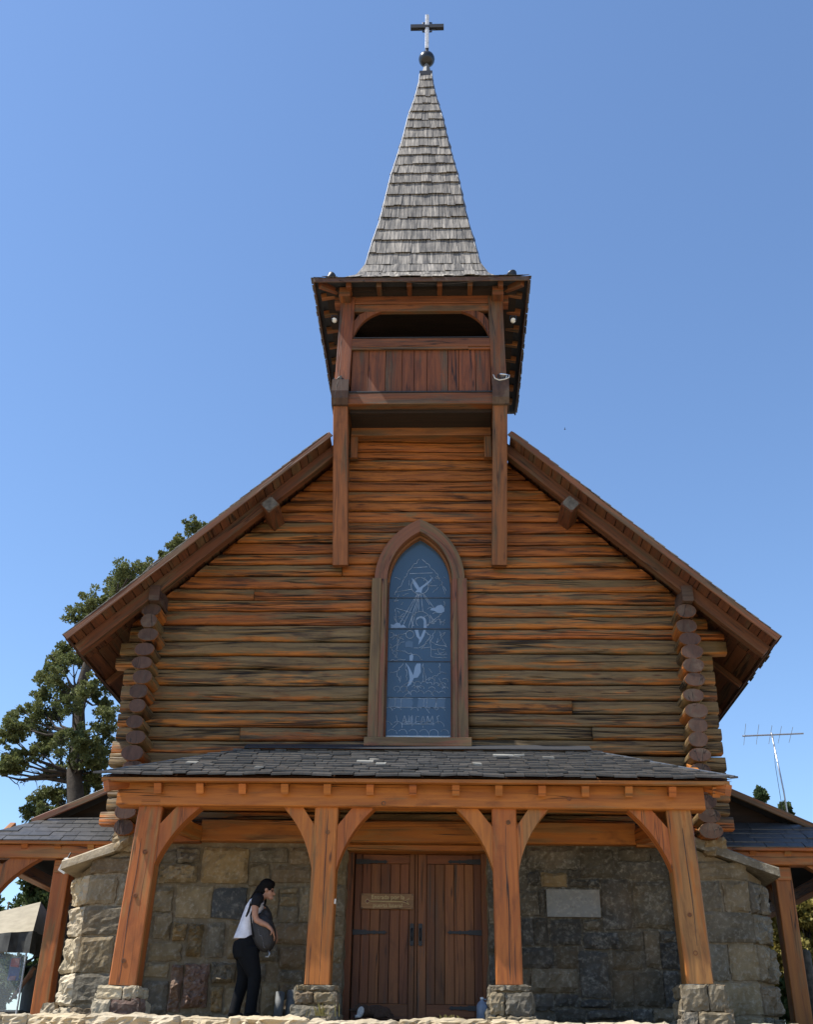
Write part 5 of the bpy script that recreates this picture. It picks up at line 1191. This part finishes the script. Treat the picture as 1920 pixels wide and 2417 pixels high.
# ================================================================ trees
def leaf_cloud(mb, c, r, n, size, flat=.8, up=.35, rnd=rng):
    """sprays of small leaf faces through an uneven clump"""
    c = Vector(c)
    for _ in range(n):
        d = Vector((rnd.gauss(0, 1), rnd.gauss(0, 1), rnd.gauss(0, 1))).normalized(); q = r*(rnd.random()**.45)*(1+.35*nz(d.x*2+c.x, d.y*2+c.y, d.z*2+c.z))
        p = c+Vector((d.x*q, d.y*q, d.z*q*flat)); dr = (d+Vector((0, 0, up))+Vector((rnd.gauss(0, .5), rnd.gauss(0, .5), rnd.gauss(0, .5)))).normalized()
        s = Vector((rnd.gauss(0, 1), rnd.gauss(0, 1), rnd.gauss(0, 1))).cross(dr).normalized()
        L_ = size*rnd.uniform(.6, 1.5); w = L_*rnd.uniform(.28, .5)
        a, b = p-s*w*.35, p+s*w*.35; m1, m2 = p+dr*L_*.5-s*w, p+dr*L_*.5+s*w; tip = p+dr*L_
        i = len(mb.v); mb.v += [tuple(a), tuple(b), tuple(m2), tuple(tip), tuple(m1)]; mb.face((i, i+1, i+2, i+3, i+4), [(0, 0)]*5)
BL = [(-6.08, 8.32, 11.89, 0.21), (-6.06, 9.11, 12.13, 0.14), (-6.6, 8.66, 11.5, 0.19), (-6.62, 9.27, 11.83, 0.1), (-7.09, 9.33, 11.46, 0.14), (-6.53, 7.87, 10.82, 0.09), (-7.33, 7.73, 10.37, 0.35), (-7.63, 9.88, 11.39, 0.18), (-7.84, 8.37, 10.42, 0.21), (-7.43, 8.31, 10.3, 0.27), (-8.65, 10.29, 10.97, 0.27), (-7.86, 8.92, 10.29, 0.23), (-8.85, 9.87, 10.4, 0.34), (-8.69, 8.94, 9.88, 0.27), (-8.39, 9.36, 10.14, 0.2), (-8.71, 8.09, 9.24, 0.26), (-8.96, 9.35, 9.8, 0.23), (-9.5, 9.96, 9.04, 0.3), (-9.26, 9.06, 8.39, 0.28), (-9.14, 9.63, 8.67, 0.27), (-9.72, 9.45, 8.15, 0.27), (-8.86, 7.87, 7.66, 0.22), (-9.78, 9.67, 7.81, 0.19), (-9.14, 9.24, 7.79, 0.34), (-8.58, 8.48, 7.23, 0.33), (-7.99, 7.78, 7.34, 0.21), (-8.53, 9.95, 7.91, 0.23), (-7.91, 8.93, 7.01, 0.28), (-7.95, 9.57, 6.79, 0.22), (-9.47, 9.98, 7.44, 0.31), (-9.69, 9.56, 7.35, 0.28), (-10.38, 10.09, 7.36, 0.31), (-9.95, 8.73, 6.67, 0.29), (-10.01, 9.78, 6.99, 0.3), (-10.1, 8.86, 6.45, 0.22), (-9.72, 10.13, 6.83, 0.31), (-9.42, 9.99, 6.67, 0.34), (-8.27, 7.95, 6.1, 0.31), (-7.97, 8.05, 6.2, 0.25), (-7.82, 8.26, 5.98, 0.28), (-8.17, 10.21, 6.51, 0.27), (-9.34, 8.83, 6.12, 0.22), (-8.78, 9.33, 6.12, 0.33), (-8.1, 8.48, 5.75, 0.28), (-7.88, 9.02, 5.9, 0.22), (-9.94, 8.7, 5.87, 0.25), (-9.58, 8.61, 5.88, 0.21), (-10.24, 9.22, 5.72, 0.22), (-9.92, 9.22, 5.75, 0.15), (-9.24, 10.05, 5.94, 0.22), (-8.21, 9.47, 5.72, 0.22), (-8.32, 10.12, 7.69, 0.15), (-9.29, 9.93, 5.39, 0.26), (-9.64, 10.28, 5.25, 0.22), (-9.43, 9.45, 4.81, 0.22), (-8.64, 8.12, 4.5, 0.2), (-8.93, 9.94, 5.21, 0.22), (-8.65, 10.21, 5.24, 0.22), (-8.35, 10.05, 5.5, 0.22), (-7.94, 9.18, 5.51, 0.18)]
tj = empty('juniper_tree', (-8.1, 9, .3), label='tall dark juniper tree rising behind the left side of the roof', category='tree')
def W2(p): return (p[0]+8.1, p[1]-9, p[2]-.3)
trunk = [(-8.1, 9, .3), (-8.12, 9, 2.6), (-8.2, 9, 4.6), (-8.42, 9, 5.6), (-8.5, 9.1, 6.6), (-8.7, 9.2, 7.6), (-8.5, 9.1, 8.8), (-8.0, 9., 10.0), (-7.2, 8.9, 11.0), (-6.4, 8.8, 11.7)]
tube(MB(), [W2(p) for p in trunk], [.34, .28, .22, .19, .17, .14, .11, .085, .06, .03], 10).build('trunk', 'bark', tj, True)
mb = MB(); cw = MB(); tr_ = random.Random(8)
for (x, y, z, r) in BL:
    c = Vector((x, y, z)); best = min(trunk[2:], key=lambda p: (Vector(p)-c).length+max(0, p[2]-z+.1)*2); b = Vector(best)
    mid = b.lerp(c, .5)+Vector((tr_.uniform(-.15, .15), tr_.uniform(-.15, .15), -.12)); L_ = (c-b).length
    tube(mb, [W2(b), W2(mid), W2(c)], [.018+.022*L_, .014+.01*L_, .008], 6)
    for k in range(4):
        e = c+Vector((tr_.uniform(-1, 1), tr_.uniform(-1, 1), tr_.uniform(-.6, .6)))*r*1.3; tube(mb, [W2(mid.lerp(c, tr_.uniform(0, .9))), W2(e)], [.01, .004], 4)
    R_ = r*1.35
    for k in range(17):
        d = Vector((tr_.gauss(0, 1), tr_.gauss(0, 1), tr_.gauss(0, .75))).normalized()*R_*tr_.uniform(.25, 1.)
        leaf_cloud(cw, W2(c+d), R_*tr_.uniform(.16, .34), int(50+130*r), .05, .8, .6, tr_)
for k in range(26):      # bare twigs at the left
    a = Vector((-8.6, 9, 5.6)).lerp(Vector((-9.9, 9.2, 5.4)), tr_.random()); e = a+Vector((tr_.uniform(-.5, .1), tr_.uniform(-.3, .3), tr_.uniform(-.35, .3))); tube(mb, [W2(a), W2(a.lerp(e, .5)+Vector((0, 0, .05))), W2(e)], [.012, .008, .003], 4)
tube(mb, [W2((-8.4, 9, 5.4)), W2((-9.1, 9.1, 5.52)), W2((-9.8, 9.2, 5.5)), W2((-10.3, 9.2, 5.62))], [.07, .05, .03, .01], 6)
mb.build('branches', 'bark', tj, True); cw.build('crown', 'juniper', tj)
def bush(name, loc, blobs, mat, label, cat, size=.1, dens=500, trunk_h=None, group=None):
    t = empty(name, loc, label=label, category=cat)
    if group: t['group'] = group
    cw = MB(); tk = MB(); q = random.Random(int(abs(loc[0]*100)))
    top = max(b[2] for b in blobs)
    tube(tk, [(0, 0, 0), (.05, 0, top*.5), (0, 0, top*.9)], [.09, .06, .02], 8)
    for (x, y, z, r) in blobs:
        tube(tk, [(0, 0, min(z*.6, top*.6)), (x*.6, y*.6, z*.8), (x, y, z)], [.04, .025, .01], 5)
        for k in range(8):
            d = Vector((q.gauss(0, 1), q.gauss(0, 1), q.gauss(0, 1))).normalized()*r*q.uniform(.3, .85); leaf_cloud(cw, Vector((x, y, z))+d, r*q.uniform(.3, .5), int(dens*r), size, .9, .4, q)
    tk.build('trunk', 'bark', t, True); cw.build('crown', mat, t)
    return t
qq = random.Random(5)
bush('leafy_tree', (-11.2, 13.5, .3), [(qq.uniform(-1.6, 1.9), qq.uniform(-.8, .8), qq.uniform(1.2, 3.4), qq.uniform(.35, .55)) for _ in range(20)], 'greenleaf', 'dark leafy tree seen through the left side porch behind the stall', 'tree', .12, 260)
bush('garden_shrub', (-9.4, 7.2, .2), [(qq.uniform(-1.2, .9), qq.uniform(-.4, .4), qq.uniform(.3, 1.0), .35) for _ in range(9)], 'greenleaf', 'green shrub behind the clear plastic of the stall', 'shrub', .09, 300)
def cone(h, r, n, q): 
    out = []
    for k in range(n):
        f = q.random(); a = q.uniform(0, 6.28); rr = r*(1-f)**.8*q.uniform(.2, .8); out.append((rr*math.cos(a), rr*math.sin(a), .5+f*(h-.6), .16+.22*(1-f)))
    return out+[(0, 0, h-.12, .14), (0, 0, h-.3, .2)]
bush('conifer_tree', (10.84, 20, .3), cone(7.75, 1.0, 30, qq), 'cypress', 'small conifer whose tip shows above the right side roof', 'tree', .11, 300, group='conifers behind the right side roof')
bush('conifer_tree', (11.7, 20.4, .3), cone(7.35, 1.4, 34, qq), 'cypress', 'broader conifer tip beside the antenna mast', 'tree', .11, 300, group='conifers behind the right side roof')
bush('golden_hedge_bush', (9.8, 14., .2), [(qq.uniform(-1.5, 1.8), qq.uniform(-.6, .7), qq.uniform(1.5, 3.7), qq.uniform(.35, .6)) for _ in range(34)], 'goldleaf', 'golden green bush in the sun seen through the right side porch', 'bush', .11, 300)
bush('dark_shrub', (7.4, 6.2, .15), [(qq.uniform(-.8, .9), qq.uniform(-.3, .3), qq.uniform(.2, .95), .3) for _ in range(14)], 'greenleaf', 'dark shrub low in the shade behind the right side porch', 'shrub', .08, 380)
